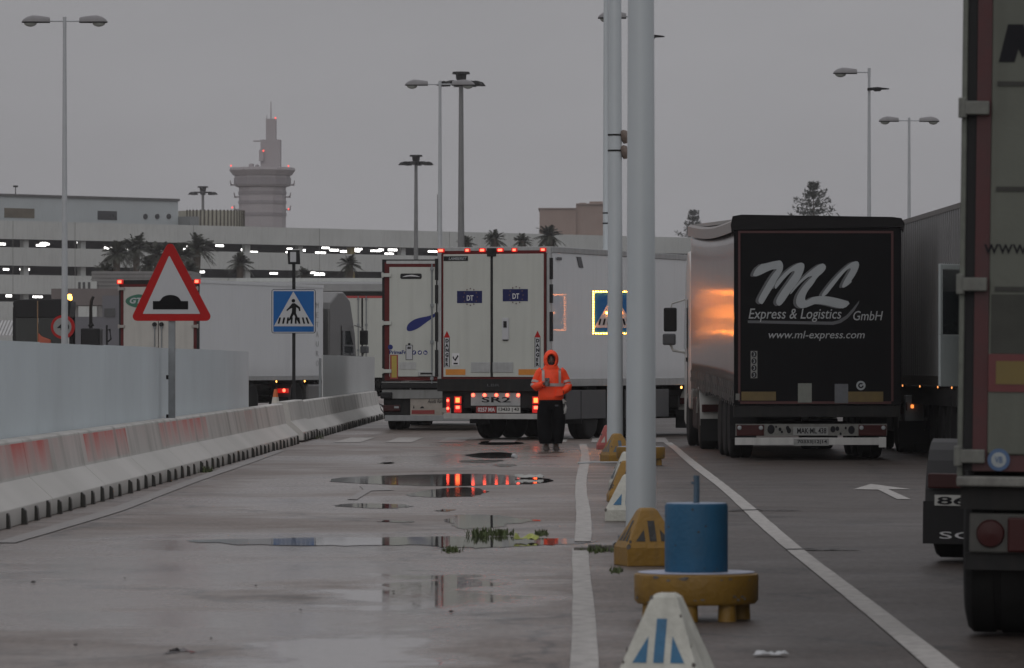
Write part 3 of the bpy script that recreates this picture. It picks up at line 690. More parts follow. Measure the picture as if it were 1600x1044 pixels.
def bollard(label):
    root = thing('concrete_bollard', label, 'bollard', group='blue bollards on yellow disc bases')
    m = MB(); m.lathe([(.0, .10), (.355, .10), (.372, .12), (.375, .255), (.372, .275), (.345, .285), (0, .285)], seg=48); d = m.build('disc_base', BYDISC, root, smooth=True)
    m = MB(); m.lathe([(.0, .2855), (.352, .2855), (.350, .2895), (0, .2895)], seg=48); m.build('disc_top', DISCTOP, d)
    m = MB(); m.lathe([(0, .27), (.190, .27), (.190, .685), (.182, .70), (0, .70)], seg=40); m.build('blue_drum', BLUEC, root, smooth=True)
    m = MB(); m.lathe([(0, .7002), (.180, .7002), (.178, .703), (0, .703)], seg=40); m.build('drum_top', M('drum_top', (0.22, 0.30, 0.42), .5), root)  # paler than the drum: sky light on its top put into the colour
    m = MB(); m.tube([(0, 0, .695), (.002, 0, .78), (.0, .004, .868)], .018, 8); m.cyl((-.012, 0, .82), (-.03, 0, .825), .008, seg=6); m.build('steel_rod', M('rod_blue_steel', (0.05, 0.09, 0.13), .6, var=.3, scale=30), root)
    for k in range(16):
        a = R(random.uniform(-175, -5)); zz = random.choice((.125, .13, .14, .255, .26)) + random.uniform(-.01, .012); r_ = random.uniform(.008, .022); q = MB(RZ(a+math.pi/2))
        q.flat([(r_*random.uniform(.6, 1.5)*math.cos(t), -.3765, zz+r_*.45*math.sin(t)) for t in [2*math.pi*i/8 for i in range(8)]]); q.build('chipped_patch', CHIP, d)
    for k in range(12):
        a = R(random.uniform(-175, -5)); zz = random.choice((.31, .35, .45, .55, .62, .67)) + random.uniform(-.02, .02); r_ = random.uniform(.003, .009); q = MB(RZ(a+math.pi/2))
        q.flat([(r_*random.uniform(.6, 1.3)*math.cos(t), -.1915, zz+r_*.9*math.sin(t)) for t in [2*math.pi*i/8 for i in range(8)]]); q.build('paint_pit', SBLACK, root)
    for a in (-100, -52, 20, 140, 200):
        m = MB(); x, y = .29*math.cos(R(a)), .29*math.sin(R(a)); m.cyl((x, y, 0), (x, y, .105), .056, .052, 16); m.build('foot', BYDISC, root, smooth=True)
    return root
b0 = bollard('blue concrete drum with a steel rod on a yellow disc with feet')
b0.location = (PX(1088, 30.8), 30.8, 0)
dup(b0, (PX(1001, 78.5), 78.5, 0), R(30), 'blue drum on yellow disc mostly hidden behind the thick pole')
# ------------------------------------------------------------------ truck building blocks (x right, y forward, rear face at y = 0)
_wm = {}
def wheel_meshes(r, wd):
    key = (r, wd)
    if key in _wm: return _wm[key]
    rr = r*.58; m = MB()
    m.lathe([(rr, -wd/2+.02), (r*.80, -wd/2), (r*.95, -wd/2+.02), (r, -wd/2+.05), (r, -.02), (r-.012, -.015), (r-.012, .015), (r, .02), (r, wd/2-.05), (r*.95, wd/2-.02), (r*.80, wd/2), (rr, wd/2-.02)], seg=36, axis='x')
    o = m.build('wheel', RUBBER, smooth=True); tm = o.data; bpy.data.objects.remove(o)
    m = MB()
    m.lathe([(0, .02), (.10, .03), (.13, .0), (rr*.62, -.02), (rr*.86, -.05), (rr*.98, wd/2-.05), (rr*1.04, wd/2-.025), (rr*1.0, wd/2-.06), (rr*1.0, -wd/2+.03), (0, -wd/2+.04)], seg=28, axis='x')
    for i in range(10):
        a = 2*math.pi*i/10; m.cyl((-.03, .17*math.cos(a), .17*math.sin(a)), (.02, .17*math.cos(a), .17*math.sin(a)), .016, seg=6)
    o = m.build('rim', RIM, smooth=True); rm = o.data; bpy.data.objects.remove(o)
    _wm[key] = (tm, rm); return _wm[key]
def wheel(root, mt, x, y, r, wd, side):
    tm, rm = wheel_meshes(r, wd)
    o = bpy.data.objects.new('wheel', tm); C.objects.link(o); o.parent = root
    o.matrix_local = mt @ T(x, y, r) @ (RZ(math.pi) if side < 0 else Matrix())
    q = bpy.data.objects.new('rim', rm); C.objects.link(q); q.parent = o
    return o
def underframe(root, W, L, zf, axles, mt=None, r=.50, wd=.385):
    mt = mt or Matrix()
    m = MB(mt)
    for sx in (-1, 1): m.box(sx*.55-.06, sx*.55+.06, .25, L-.4, zf-.32, zf-.02)
    for k in range(6): m.box(-W/2+.1, W/2-.1, .4+k*(L-1)/5.0, .5+k*(L-1)/5.0, zf-.14, zf-.03)
    for y in axles: m.cyl((-W/2+.3, y, r), (W/2-.3, y, r), .075)
    m.build('chassis', DARKM, root)
    for y in axles:
        wheel(root, mt, W/2-.03-wd/2, y, r, wd, 1); wheel(root, mt, -W/2+.03+wd/2, y, r, wd, -1)
    for sx in ((-1, 1) if axles[0] > 1 else ()):
        x = sx*(W/2-.03-wd/2); m = MB(mt); m.box(x-.22, x+.22, axles[0]-.68, axles[0]-.66, .32, zf-.12); m.build('mudflap', BLACKP, root)
    for sx in (-1, 1):   # landing legs
        m = MB(mt); m.box(sx*.75-.07, sx*.75+.07, L-3.1, L-2.95, .42, zf-.05); m.box(sx*.75-.13, sx*.75+.13, L-3.15, L-2.9, .40, .43); m.build('landing_leg', DARKM, root)
def tractor(root, mt, col, W=2.5, mirrors=True, H=3.75, door_open=False, lamp_lit=False, flap_text=None, plate=None, rear_fender=None, lower=None):
    low = lower or col
    m = MB(mt)
    for sx in (-1, 1): m.box(sx*.45-.05, sx*.45+.05, .1, 4.4, .72, .98)
    m.box(-.6, .6, 1.0, 1.9, .98, 1.12); m.cyl((-.9, 1.3, .5), (.9, 1.3, .5), .09); m.box(-.9, .9, .10, .18, .62, .86)
    m.build('tractor_chassis', DARKM, root)
    prof = [(3.85, 1.05), (3.85, H-.55), (3.95, H-.35), (4.6, H-.02), (5.0, H), (5.55, H-.28), (5.95, 2.55), (6.08, 1.75), (6.10, .45), (5.75, .38), (5.62, .95), (4.75, .95), (4.6, .7), (4.2, .7)]
    m = MB(mt); m.prism(prof, -W/2+.02, W/2-.02, 'yz'); m.build('cab', col, root, bevel=.05)
    m = MB(mt); m.prism([(5.70, 2.95), (5.98, 2.5), (6.115, 1.82), (6.105, 1.81), (5.96, 2.47), (5.68, 2.93)], -W/2+.16, W/2-.16, 'yz'); m.build('windscreen', GLASS, root)
    for sx in (-1, 1):
        m = MB(mt); m.prism([(4.85, 1.85), (4.85, 2.62), (5.45, 2.62), (5.72, 2.2), (5.82, 1.85)], sx*(W/2-.01), sx*(W/2+.004), 'yz'); m.build('side_window', GLASS, root)
        m = MB(mt); m.prism([(4.78, 2.78), (4.78, 1.0), (4.80, 1.0), (4.80, 2.78)], sx*(W/2-.015), sx*(W/2-.004), 'yz'); m.prism([(4.82, 1.68), (4.82, 1.6), (5.0, 1.6), (5.0, 1.68)], sx*(W/2-.015), sx*(W/2+.01), 'yz'); m.build('door_trim', BLACKP, root)
        # mirrors on arms
        if mirrors:
            m = MB(mt); m.box(sx*(W/2+.13), sx*(W/2+.38), 5.93, 6.07, 2.18, 2.64); o = m.build('mirror', BLACKP, root, bevel=.03)
            m = MB(mt); m.box(sx*(W/2+.15), sx*(W/2+.40), 5.92, 6.08, 1.92, 2.14); m.build('wide_mirror', GREYLET2, root, bevel=.03)
            m = MB(mt); m.tube([(sx*(W/2-.04), 5.9, 2.80), (sx*(W/2+.22), 6.0, 2.72), (sx*(W/2+.25), 6.0, 2.6)], .018); m.build('mirror_arm', low, root); m = MB(mt); m.tube([(sx*(W/2+.25), 6.0, 1.94), (sx*(W/2+.2), 6.0, 1.82), (sx*(W/2-.04), 5.9, 1.78)], .028); m.build('mirror_arm', low, root)
        wheel(root, mt, sx*(W/2-.03-.16), 5.15, .5, .32, sx); wheel(root, mt, sx*(W/2-.03-.30), 1.3, .5, .60, sx)
        # rear mudguards
        xa, xb = sx*(W/2-.66), sx*(W/2-.01)
        arc = [(1.3+.62*math.cos(R(a)), .52+.62*math.sin(R(a))) for a in range(12, 190, 14)]; arc2 = [(1.3+.60*math.cos(R(a)), .52+.60*math.sin(R(a))) for a in range(188, 10, -14)]
        m = MB(mt); m.prism(arc+arc2, xa, xb, 'yz'); fd = m.build('rear_mudguard', rear_fender or low, root)
        m = MB(mt); m.box(min(xa, xb)+.03, max(xa, xb)-.03, .58, .66, .68, .82); m.build('tail_light', LRED if lamp_lit and sx > 0 else REDLENS, root, bevel=.01)
        if lamp_lit and sx > 0:
            m = MB(mt); m.lathe([(0, -.02), (.05, -.015), (.055, .01), (0, .01)], (sx*(W/2-.16), .575, .76), 14, 'y'); m.build('lit_bulb', LREDC, root)
        m = MB(mt); m.box(min(xa, xb)-.0, max(xa, xb)+.0, .55, .575, .16, .56); fl = m.build('mudflap', BLACKP, root)
        if flap_text:
            m = MB(mt); m.text(flap_text, min(xa, xb)+.13, min(xa, xb)+.40, .21, .275, .548); m.build('lettering', WHITELET, fl)
        m = MB(mt); m.prism([(2.15, .35), (2.15, .95), (3.6, .95), (3.6, .35)], sx*(W/2-.55), sx*(W/2-.04), 'yz'); m.build('fuel_tank' if sx > 0 else 'battery_box', low if sx > 0 else DARKM, root, bevel=.06)
        m = MB(mt); m.box(sx*(W/2-.55), sx*(W/2-.12), 6.06, 6.13, .62, .84); m.build('headlight', GLASS, root, bevel=.02)
    m = MB(mt); m.box(-W/2+.05, W/2-.05, 6.05, 6.14, .36, .60); m.box(-.8, .8, 6.08, 6.13, .9, 1.65); m.build('grille', BLACKP, root)
    m = MB(mt); m.box(-.95, -.75, 3.6, 3.84, 1.0, 3.3); m.box(.75, .9, 3.6, 3.84, 1.0, 2.9); m.cyl((.2, 3.62, 1.1), (.2, 3.62, 2.6), .05); m.build('rear_of_cab_ducts', DARKM, root)
    if plate:
        m = MB(mt); m.box(-W/2+.10, -W/2+.50, .535, .545, .52, .62); p = m.build('number_plate', PLATEW, root)
        m = MB(mt); m.text(plate, -W/2+.12, -W/2+.48, .53, .605, .533, bold=.02); m.build('lettering', BLACKLET, p)
def rod(root, x, z0, z1, y, mat, keepers=4):
    m = MB(); m.cyl((x, y, z0), (x, y, z1), .017, seg=8)
    for k in range(keepers):
        z = z0+.12+(z1-z0-.24)*k/(keepers-1); m.box(x-.04, x+.04, y-.024, y+.03, z-.035, z+.035)
    return m.build('lock_bar', STEEL, root)
def hinge(root, x0, x1, z, mat=WHITE, h=.085):
    m = MB(); m.box(x0, x1, -.075, -.03, z-h/2, z+h/2); m.cyl((x0+(.02 if x0 < 0 else x1-x0-.02), -.055, z-h*.75), (x0+(.02 if x0 < 0 else x1-x0-.02), -.055, z+h*.75), .025)
    return m.build('hinge', mat, root, bevel=.006)
def side_markers(root, W, ys, z, mat=LAMB, r=.028):
    for sx in (-1, 1):
        for y in ys:
            m = MB(); m.cyl((sx*(W/2-.01), y, z), (sx*(W/2+.03), y, z), r*1.6, seg=10); h = m.build('side_marker', BLACKP, root)
            m = MB(); m.cyl((sx*(W/2+.03), y, z), (sx*(W/2+.045), y, z), r, seg=10); m.build('lit_bulb', mat, h)
# ================================================================== refrigerated truck with lit lamps (turning right across the crossing)
D = 104.6; s = K/D; W = 2.48; H = 3.95; ZF = 1.12; LEN = 11.2; TH = R(-20)
root = thing('refrigerated_truck', 'white refrigerated truck with lit red lamps and two blue flag stickers, turning right', 'truck', (PX(771.5, D), D, 0), TH)
def q(px, py): return ((px-771.5)/(177/W), CZ-(py-HY)/s)
m = MB(); m.box(-W/2+.01, W/2-.01, .06, LEN, ZF+.13, H-.10); m.build('box_body', SIDEW, root, bevel=.01)
for sx in (-1, 1):
    m = MB(); m.box(sx*(W/2-.06), sx*(W/2+.012), .08, LEN, H-.12, H+.0); m.build('top_rail', ALU, root, bevel=.01)
    m = MB(); m.box(sx*(W/2-.06), sx*(W/2+.012), .08, LEN, ZF-.02, ZF+.14); m.build('bottom_rail', ALU, root, bevel=.01)
    m = MB(); m.box(sx*(W/2+.012), sx*(W/2+.016), .35, .62, H-.27, H-.21); m.prism([(1.55, H-.18), (1.7, H-.40), (1.95, H-.40), (1.80, H-.18)], sx*(W/2-.005), sx*(W/2+.004), 'yz'); m.build('small_sticker', GREYLET2, root)
    m = MB(); m.box(sx*(W/2-.02), sx*(W/2+.006), 4.0, 4.09, H-.52, H-.14); m.build('rubber_strip', BLACKP, root)
    m = MB(); m.box(sx*(W/2-.05), sx*(W/2-.01), .95, 3.35, .42, 1.02); m.box(sx*(W/2-.05), sx*(W/2-.012), 4.6, 7.4, .42, 1.02); m.build('side_skirt', M('skirt_grey', (.045, .047, .05), .5, var=.1), root, bevel=.01)
m = MB(); m.box(-W/2, W/2, .0, .10, H-.14, H-.0); m.box(-W/2, -W/2+.085, .0, .10, ZF, H-.14); m.box(W/2-.085, W/2, .0, .10, ZF, H-.14); m.build('rear_frame', ALU, root, bevel=.008)
m = MB(); m.box(-W/2, W/2, -.01, .10, ZF-.12, ZF+.135); m.build('rear_sill', DARKM, root, bevel=.01)
m = MB(); m.text('LBR', -.14, .13, ZF-.02, ZF+.03, -.013); m.build('lettering', GREYLET2, root)
for k, zz in enumerate(((1.3, 1.85), (2.02, 2.62), (2.80, 3.18), (3.28, 3.72))):
    for sx in (-1, 1):
        m = MB(); m.box(sx*(W/2-.018), sx*(W/2+.045), -.03, .03, zz[0], zz[1]); m.build('rubber_buffer', BLACKP, root, bevel=.008)
xl, xm_, xr = q(690, 0)[0], q(769, 0)[0], q(853, 0)[0]
ztop, zbot = q(0, 397)[1], q(0, 589)[1]
m = MB()
m.box(xl, xl+.045, -.006, .01, zbot-.08, ztop+.07); m.box(xr-.045, xr, -.006, .01, zbot-.08, ztop+.07); m.box(xl+.045, xr-.045, -.006, .01, ztop, ztop+.07); m.box(xl+.045, xr-.045, -.006, .01, zbot-.08, zbot); m.build('red_frame', REDP, root)
def flagsticker(par, cx, cz, y):
    m = MB(); m.box(cx-.275, cx+.275, y-.003, y, cz-.125, cz+.125); f = m.build('flag_sticker', EUBLUE, par)
    m = MB(); m.text('DT', cx-.06, cx+.085, cz-.075, cz+.035, y-.0035, bold=.02); m.build('lettering', WHITELET, f)
    m = MB()
    for i in range(12):
        a = 2*math.pi*i/12; x, z = cx+.02+.15*math.cos(a), cz+.17*math.sin(a)
        m.prism([(x+.022*(1 if j % 2 == 0 else .45)*math.sin(math.pi*j/5), z+.022*(1 if j % 2 == 0 else .45)*math.cos(math.pi*j/5)) for j in range(10)], y-.007, y-.0045)
    m.build('star_ring', M('star_dull', (.10, .055, .06), .5), f)
for (a, b_, nm) in ((xl+.045, xm_-.025, 0), (xm_+.025, xr-.045, 1)):
    m = MB(); m.box(a, b_, -.03, .06, zbot, ztop); d = m.build('rear_door', WHITE, root, bevel=.008)
    cx = q(734.5, 0)[0] if nm == 0 else q(806, 0)[0]
    flagsticker(d, cx, q(0, 464 if nm == 0 else 461.5)[1], -.03)
    x0, x1 = (q(697, 0)[0], q(728, 0)[0]) if nm == 0 else (q(811, 0)[0], q(843, 0)[0])
    m = MB(); m.box(x0, x1, -.036, -.03, q(0, 586)[1], q(0, 577)[1]); m.build('orange_reflector', ORANGEREF, d)
    x0, x1 = (q(737, 0)[0], xm_-.025) if nm == 0 else (xm_+.025, q(802.5, 0)[0])
    m = MB(); m.box(x0, x1, -.045, -.03, q(0, 582)[1], q(0, 566)[1]); m.build('steel_plate', ALU, d, bevel=.006)
    xs = q(699, 0)[0] if nm == 0 else q(840.5, 0)[0]
    m = MB(); m.box(xs-.062, xs+.062, -.0335, -.03, q(0, 574)[1], q(0, 528)[1]); v = m.build('warning_strip', SIGNWHITE, d)
    m = MB(); m.text('D\nA\nN\nG\nE\nR', xs-.04, xs+.04, q(0, 572.5)[1], q(0, 529.5)[1], -.0338, bold=.06)
    for bx in ((xs-.062, xs-.048), (xs+.048, xs+.062)): m.box(bx[0], bx[1], -.036, -.0336, q(0, 574)[1], q(0, 528)[1])
    m.build('lettering', BLACKLET, v)
    m = MB(); m.prism([(xs-.07, q(0, 527.5)[1]), (xs+.07, q(0, 527.5)[1]), (xs, q(0, 517)[1])], -.0335, -.03); m.build('red_triangle', SIGNRED, d)
    if nm == 0:
        m = MB(); m.box(q(694, 0)[0], q(732, 0)[0], -.037, -.03, q(0, 407.5)[1], q(0, 400)[1]); p = m.build('name_plate', BLACKP, d)
        m = MB(); m.text('LAMBERET', q(702, 0)[0], q(730, 0)[0], q(0, 406)[1], q(0, 401.5)[1], -.0375, shear=.2, bold=.02); m.build('lettering', GREYLET, p)
        m = MB(); m.box(q(707, 0)[0], q(718.5, 0)[0], -.0335, -.03, q(0, 571)[1], q(0, 552)[1]); p = m.build('pictogram_sticker', WHITELET, d)
        a0, a1, b0, b1 = q(708, 0)[0], q(717.5, 0)[0], q(0, 570)[1], q(0, 553)[1]
        m = MB(); m.prism([(a0+.01, b1-.04), (a0+.05, b1-.11), (a1-.02, b1-.02), (a1-.005, b1-.05), (a0+.06, b1-.15), (a0, b1-.08)], -.037, -.0336); m.box(a0+.02, a1-.02, -.037, -.0336, b0+.01, b0+.04); m.build('pictogram', BLACKLET, p)
    else:
        m = MB(); m.box(q(785.5, 0)[0], q(796, 0)[0], -.05, -.03, q(0, 531)[1], q(0, 497)[1]); hd = m.build('handle_box', SIGNWHITE, d, bevel=.01)
        m = MB(); m.box(q(788, 0)[0], q(793, 0)[0], -.058, -.05, q(0, 512)[1], q(0, 502)[1]); m.build('handle', BLACKP, hd); m = MB(); m.box(q(787, 0)[0], q(795, 0)[0], -.056, -.04, q(0, 532.5)[1], q(0, 531)[1]); m.build('handle_foot', BLACKP, hd)
    for zz in (1.45, 2.35, 3.35):
        hx = (xl-.05, xl+.10) if nm == 0 else (xr-.10, xr+.05)
m = MB(); m.box(xm_-.022, xm_+.022, -.036, .05, zbot, ztop+.05); m.build('door_seal', BLACKP, root)
m = MB(); m.box(xm_-.10, xm_+.10, -.05, -.01, ztop-.05, ztop+.12); m.build('lock_housing', DARKM, root, bevel=.01)
for px, w_ in ((689, .062), (730.5, .045), (754, .055), (782, .058), (804, .045), (848.6, .05)):
    x, z = q(px, 389.5)[0], H-.065
    m = MB(); m.box(x-w_-.02, x+w_+.02, -.025, 0, z-.04, z+.04); l = m.build('top_lamp', LRED, root, bevel=.01)
    m = MB(); m.box(x-w_+.012, x+w_-.012, -.033, -.025, z-.022, z+.022); m.build('lit_bulb', LREDC, l, bevel=.008)
# lower rear panel, plates, lamps, bumper
x0, x1 = q(733, 0)[0], q(810, 0)[0]
m = MB(); m.box(x0, x1, .10, .13, q(0, 634)[1], q(0, 614)[1]); p = m.build('name_board', ALU, root)
m = MB(); m.text('SR2', q(750, 0)[0], q(795, 0)[0], q(0, 629)[1], q(0, 620.5)[1], .098, bold=.015); m.build('lettering', BLACKLET, p)
for px in (736.5, 754.5, 773, 790, 807):
    x, z = q(px, 617.5); m = MB(); m.lathe([(0, -.018), (.03, -.012), (.036, .006), (0, .006)], (x, .088, z), 12, 'y'); m.build('small_lamp', LREDC, p)
for (pa, pb, t_, mt_) in ((741, 772.5, '0257 MA', PLATER), (773.5, 810, '13433 | 43', PLATEW)):
    m = MB(); m.box(q(pa, 0)[0], q(pb, 0)[0], .10, .12, q(0, 645)[1], q(0, 635.5)[1]); p = m.build('number_plate', mt_, root)
    m = MB(); m.text(t_, q(pa+3, 0)[0], q(pb-2, 0)[0], q(0, 643.5)[1], q(0, 637)[1], .098, bold=.02); m.build('lettering', BLACKLET if mt_ is PLATEW else WHITELET, p)
m = MB(); m.box(-W/2+.06, W/2-.06, .13, .20, .66, ZF-.12); m.build('rear_panel', DARKM, root)
for px in (713.5, 835.5):
    x = q(px, 0)[0]; z0, z1 = q(0, 645)[1], q(0, 619.5)[1]; zm = (z0+z1)/2
    m = MB(); m.box(x-.095, x+.095, .07, .14, z0-.01, z1+.01); h = m.build('tail_light', BLACKP, root, bevel=.01)
    m = MB(); m.box(x-.08, x+.08, .055, .07, zm+.012, z1); m.box(x-.08, x+.08, .055, .07, z0, zm-.012); m.build('red_lens', LRED, h, bevel=.01)
    m = MB(); m.box(x-.045, x+.045, .045, .055, zm+.04, z1-.03); m.build('lit_bulb', LORC, h, bevel=.01)
    m = MB(); m.box(x-.04, x+.045, .045, .055, zm-.09, zm-.03); m.build('lit_bulb', LREDC, h, bevel=.01)
x = q(697, 0)[0]
m = MB(); m.box(x-.035, x+.03, .09, .14, q(0, 645)[1], q(0, 621)[1]); l = m.build('corner_lamp', LRED, root, bevel=.01)
for py in (626, 638.5):
    z = q(0, py)[1]; m = MB(); m.lathe([(0, -.01), (.026, -.006), (.03, .006), (0, .006)], (x, .083, z), 10, 'y'); m.build('lit_bulb', LREDC, l)
m = MB(); m.box(q(692, 0)[0], q(843, 0)[0], .02, .12, q(0, 655)[1], q(0, 646.5)[1]); m.build('bumper_bar', M('bumper_white', (.34, .34, .33), .5, var=.12, streak=.25), root, bevel=.008)
underframe(root, W, LEN, ZF, (2.5, 3.8, 5.1))
side_markers(root, W, (3.55, 6.2, 8.1), ZF-.07)
tractor(root, T(.35, LEN-3.2, 0) @ RZ(R(-10)), WHITECAB)
m = MB(); m.box(-.9, .9, LEN, LEN+.45, 2.1, 3.8); m.build('cooling_unit', WHITECAB, root, bevel=.05)
# ================================================================== parked refrigerated trailer on the left
D = 119.9; s = K/D; W = 2.56; H = PZ(405.5, D); ZF = PZ(596, D)
root = thing('refrigerated_truck', 'white trailer with blue brush stroke and red frame, left of the lit truck', 'truck', (PX(597, D)+W/2, D, 0), R(-1.0))
def q(px, py): return ((px-597)/s-W/2, CZ-(py-HY)/s)
m = MB(); m.box(-W/2+.01, W/2-.01, .06, 13.4, ZF+.05, H-.03); m.build('box_body', SIDEW, root, bevel=.01)
m = MB(); m.box(-W/2, W/2, .0, .09, H-.13, H); m.box(-W/2, -W/2+.06, 0, .09, ZF, H-.13); m.box(W/2-.06, W/2, 0, .09, ZF, H-.13); m.build('rear_frame', DARKM, root)
m = MB(); x0, x1, z0, z1 = -W/2+.06, W/2-.06, ZF+.02, q(0, 410)[1]
m.box(x0, x0+.11, -.008, .02, z0, z1); m.box(x1-.11, x1, -.008, .02, z0, z1); m.box(x0+.11, x1-.11, -.008, .02, z1-.11, z1); m.box(x0+.11, x1-.11, -.008, .02, z0, z0+.09); m.build('red_frame', REDP, root)
m = MB(); m.box(-W/2+.1, W/2-.1, -.012, 0, H-.10, H-.03); m.build('header_plate', ALU, root)
xm_ = 0
for nm, (a, b_) in enumerate(((x0+.112, -.015), (.015, x1-.112))):
    m = MB(); m.box(a, b_, -.03, .05, z0+.092, z1-.112); d = m.build('rear_door', WHITE, root, bevel=.008)
    xr_ = q(675, 0)[0] if nm == 0 else -q(675, 0)[0]
    r_ = rod(d, xr_, ZF-.05, H-.10, -.055, ALU)
    for py in (430, 505, 580):
        z = q(0, py)[1]; hinge(d, *((-W/2-.01, -W/2+.22) if nm == 0 else (W/2-.22, W/2+.01)), z)
    if nm == 0:
        m = MB(); m.prism(round_poly([q(625.5, 427.5), q(625.5, 436), q(659, 436), q(659, 427.5)], .04), -.036, -.03); p = m.build('name_plate', BLACKP, d)
        m = MB(); m.prism([q(628, 433), q(635, 430.5), q(644, 429.5), q(652, 431), q(657, 433), q(650, 432.2), q(640, 431.8)], -.039, -.0365); m.build('lettering', WHITELET, p)
        brush = [(262,770),(275,735),(310,705),(350,685),(400,672),(450,664),(495,650),(532,628),(534,655),(500,680),(460,705),(420,735),(375,768),(330,790),(290,800),(268,793)]
        m = MB(); m.prism([q(590+u*.1724, 380+v*.1724) for u, v in smooth_poly([Vector(p_) for p_ in brush], 1)], -.034, -.03); m.build('brush_stroke', BLUELET, d)
        m = MB(); m.text('PrimaFrio', q(608.5, 0)[0], q(641, 0)[0], q(0, 553.5)[1], q(0, 547.5)[1], -.031, bold=.03); m.build('lettering', BLUELET, d)
        for px, t_ in ((647, 'f'), (656, ''), (664.8, 'in')):
            c_ = q(px, 551); m = MB(); m.prism([(c_[0]+.05*math.cos(t), c_[1]+.052*math.sin(t)) for t in [2*math.pi*i/18 for i in range(18)]], -.033, -.03); b_o = m.build('round_icon', BLUELET, d)
            m = MB()
            if t_: m.text(t_, c_[0]-.02 if t_ == 'f' else c_[0]-.027, c_[0]+.02 if t_ == 'f' else c_[0]+.027, c_[1]-.03, c_[1]+.03, -.0335, bold=.04)
            else: m.prism([(c_[0]+u, c_[1]+v) for u, v in ((-.03,.02),(-.01,.008),(.0,.022),(.016,.026),(.03,.015),(.024,-.01),(.0,-.028),(-.03,-.02),(-.012,-.014),(-.026,.0))], -.036, -.0335)
            m.build('icon_symbol', WHITELET, b_o)
        m = MB()
        m.lathe([(0, -.003), (.06, -.003), (.06, 0), (0, 0)], (q(610, 0)[0], -.03, q(0, 542.5)[1]), 16, 'y'); o = m.build('small_badge', BLUELET, d); 
        m = MB(); m.box(q(609.5, 0)[0], q(622, 0)[0], -.038, -.03, q(0, 592)[1], q(0, 554.5)[1]); p = m.build('reflector_frame', M('reflector_red', (.25, .03, .02), .4), d)
        m = MB(); m.box(q(612, 0)[0], q(620, 0)[0], -.042, -.038, q(0, 590)[1], q(0, 556)[1]); m.build('yellow_reflector', YELLOWREF, p)
        m = MB(); m.box(q(634, 0)[0], q(645, 0)[0], -.034, -.03, q(0, 562.5)[1], q(0, 539)[1]); p = m.build('speed_sticker', SIGNWHITE, d)
        m = MB(); xx0, xx1, zz0, zz1 = q(634, 0)[0], q(645, 0)[0], q(0, 562.5)[1], q(0, 539)[1]
        for bx in ((xx0, xx1, zz0, zz0+.012), (xx0, xx1, zz1-.012, zz1), (xx0, xx0+.012, zz0+.012, zz1-.012), (xx1-.012, xx1, zz0+.012, zz1-.012)): m.box(bx[0], bx[1], -.037, -.034, bx[2], bx[3])
        m.text('80', xx0+.04, xx1-.04, zz1-.1, zz1-.04, -.0345, bold=.04); m.box(xx0+.055, xx1-.055, -.037, -.034, zz1+.0, zz1+.04); m.build('sticker_print', BLACKLET, p)
        m = MB(); m.box(q(624, 0)[0], q(650, 0)[0], -.04, -.03, q(0, 577)[1], q(0, 566)[1]); m.build('steel_plate', ALU, d)
        m = MB(); m.box(q(653.5, 0)[0], q(681, 0)[0], -.06, -.03, q(0, 588)[1], q(0, 580)[1]); hb = m.build('handle_box', ALU, d, bevel=.01)
        m = MB(); m.box(q(657, 0)[0], q(676, 0)[0], -.075, -.06, q(0, 585)[1], q(0, 582.5)[1]); m.build('handle', DARKM, hb)
m = MB(); m.box(-.012, .012, -.036, .05, z0+.1, z1-.1); m.build('door_seal', BLACKP, root)
m = MB(); m.box(-W/2-.02, W/2+.02, -.05, .15, q(0, 607)[1], q(0, 599)[1]); m.build('rubber_buffer', BLACKP, root, bevel=.015)
m = MB(); m.box(-W/2-.01, W/2+.01, -.04, .15, q(0, 598.5)[1], q(0, 596.5)[1]); m.box(-W/2, W/2, 0, .12, q(0, 623)[1], q(0, 609)[1]); m.build('rear_sill', M('sill_grey', (.2, .205, .2), .5, var=.15, streak=.3), root, bevel=.008)
m = MB(); m.box(-W/2+.03, W/2-.03, .12, .2, q(0, 650)[1], q(0, 622)[1]); m.build('rear_panel', DARKM, root)
m = MB(); m.box(-W/2+.06, W/2-.06, .02, .12, q(0, 658)[1], q(0, 649)[1]); m.build('bumper_bar', M('bumper_grey', (.24, .25, .255), .5, var=.1, streak=.2), root, bevel=.01)
for sx in (-1, 1):
    x = sx*(W/2-.22); m = MB(); m.box(x-.20, x+.20, .06, .13, q(0, 643)[1], q(0, 633)[1]); l = m.build('tail_light', REDLENS, root, bevel=.02)
    m = MB(); m.box(x+.06, x+.17, .05, .06, q(0, 638)[1], q(0, 635)[1]); m.build('clear_lens', GREYLET, l)
    m = MB(); m.box(sx*(W/2-.1)-.14, sx*(W/2-.1)+.14, -.05, .0, q(0, 623)[1], q(0, 613)[1]); m.build('dock_buffer', BLACKP, root, bevel=.03)
m = MB(); m.box(q(641, 0)[0], q(641, 0)[0]+.95, .03, .06, q(0, 649)[1], q(0, 618.5)[1]); p = m.build('advert_board', M('advert_beige', (.30, .27, .235), .5, var=.15, scale=6), root)
m = MB(); m.text('Asuda Rana', q(668, 0)[0], q(693, 0)[0], q(0, 630)[1], q(0, 624)[1], .0285, shear=.35, bold=.01); m.build('lettering', BLACKLET, p); m = MB(); m.text('24', q(690, 0)[0], q(694, 0)[0], q(0, 647.5)[1], q(0, 644)[1], .0285); m.build('lettering', BLACKLET, p); m = MB(); m.prism([q(656, 638), q(658, 635.5), q(661, 635), q(663, 638)], .024, .0298); m.build('printed_mark', BLACKLET, p); m = MB(); m.prism([q(645, 638.5), q(646.5, 633), q(647.5, 638)], .024, .0298); m.build('printed_mark', BLACKLET, p)
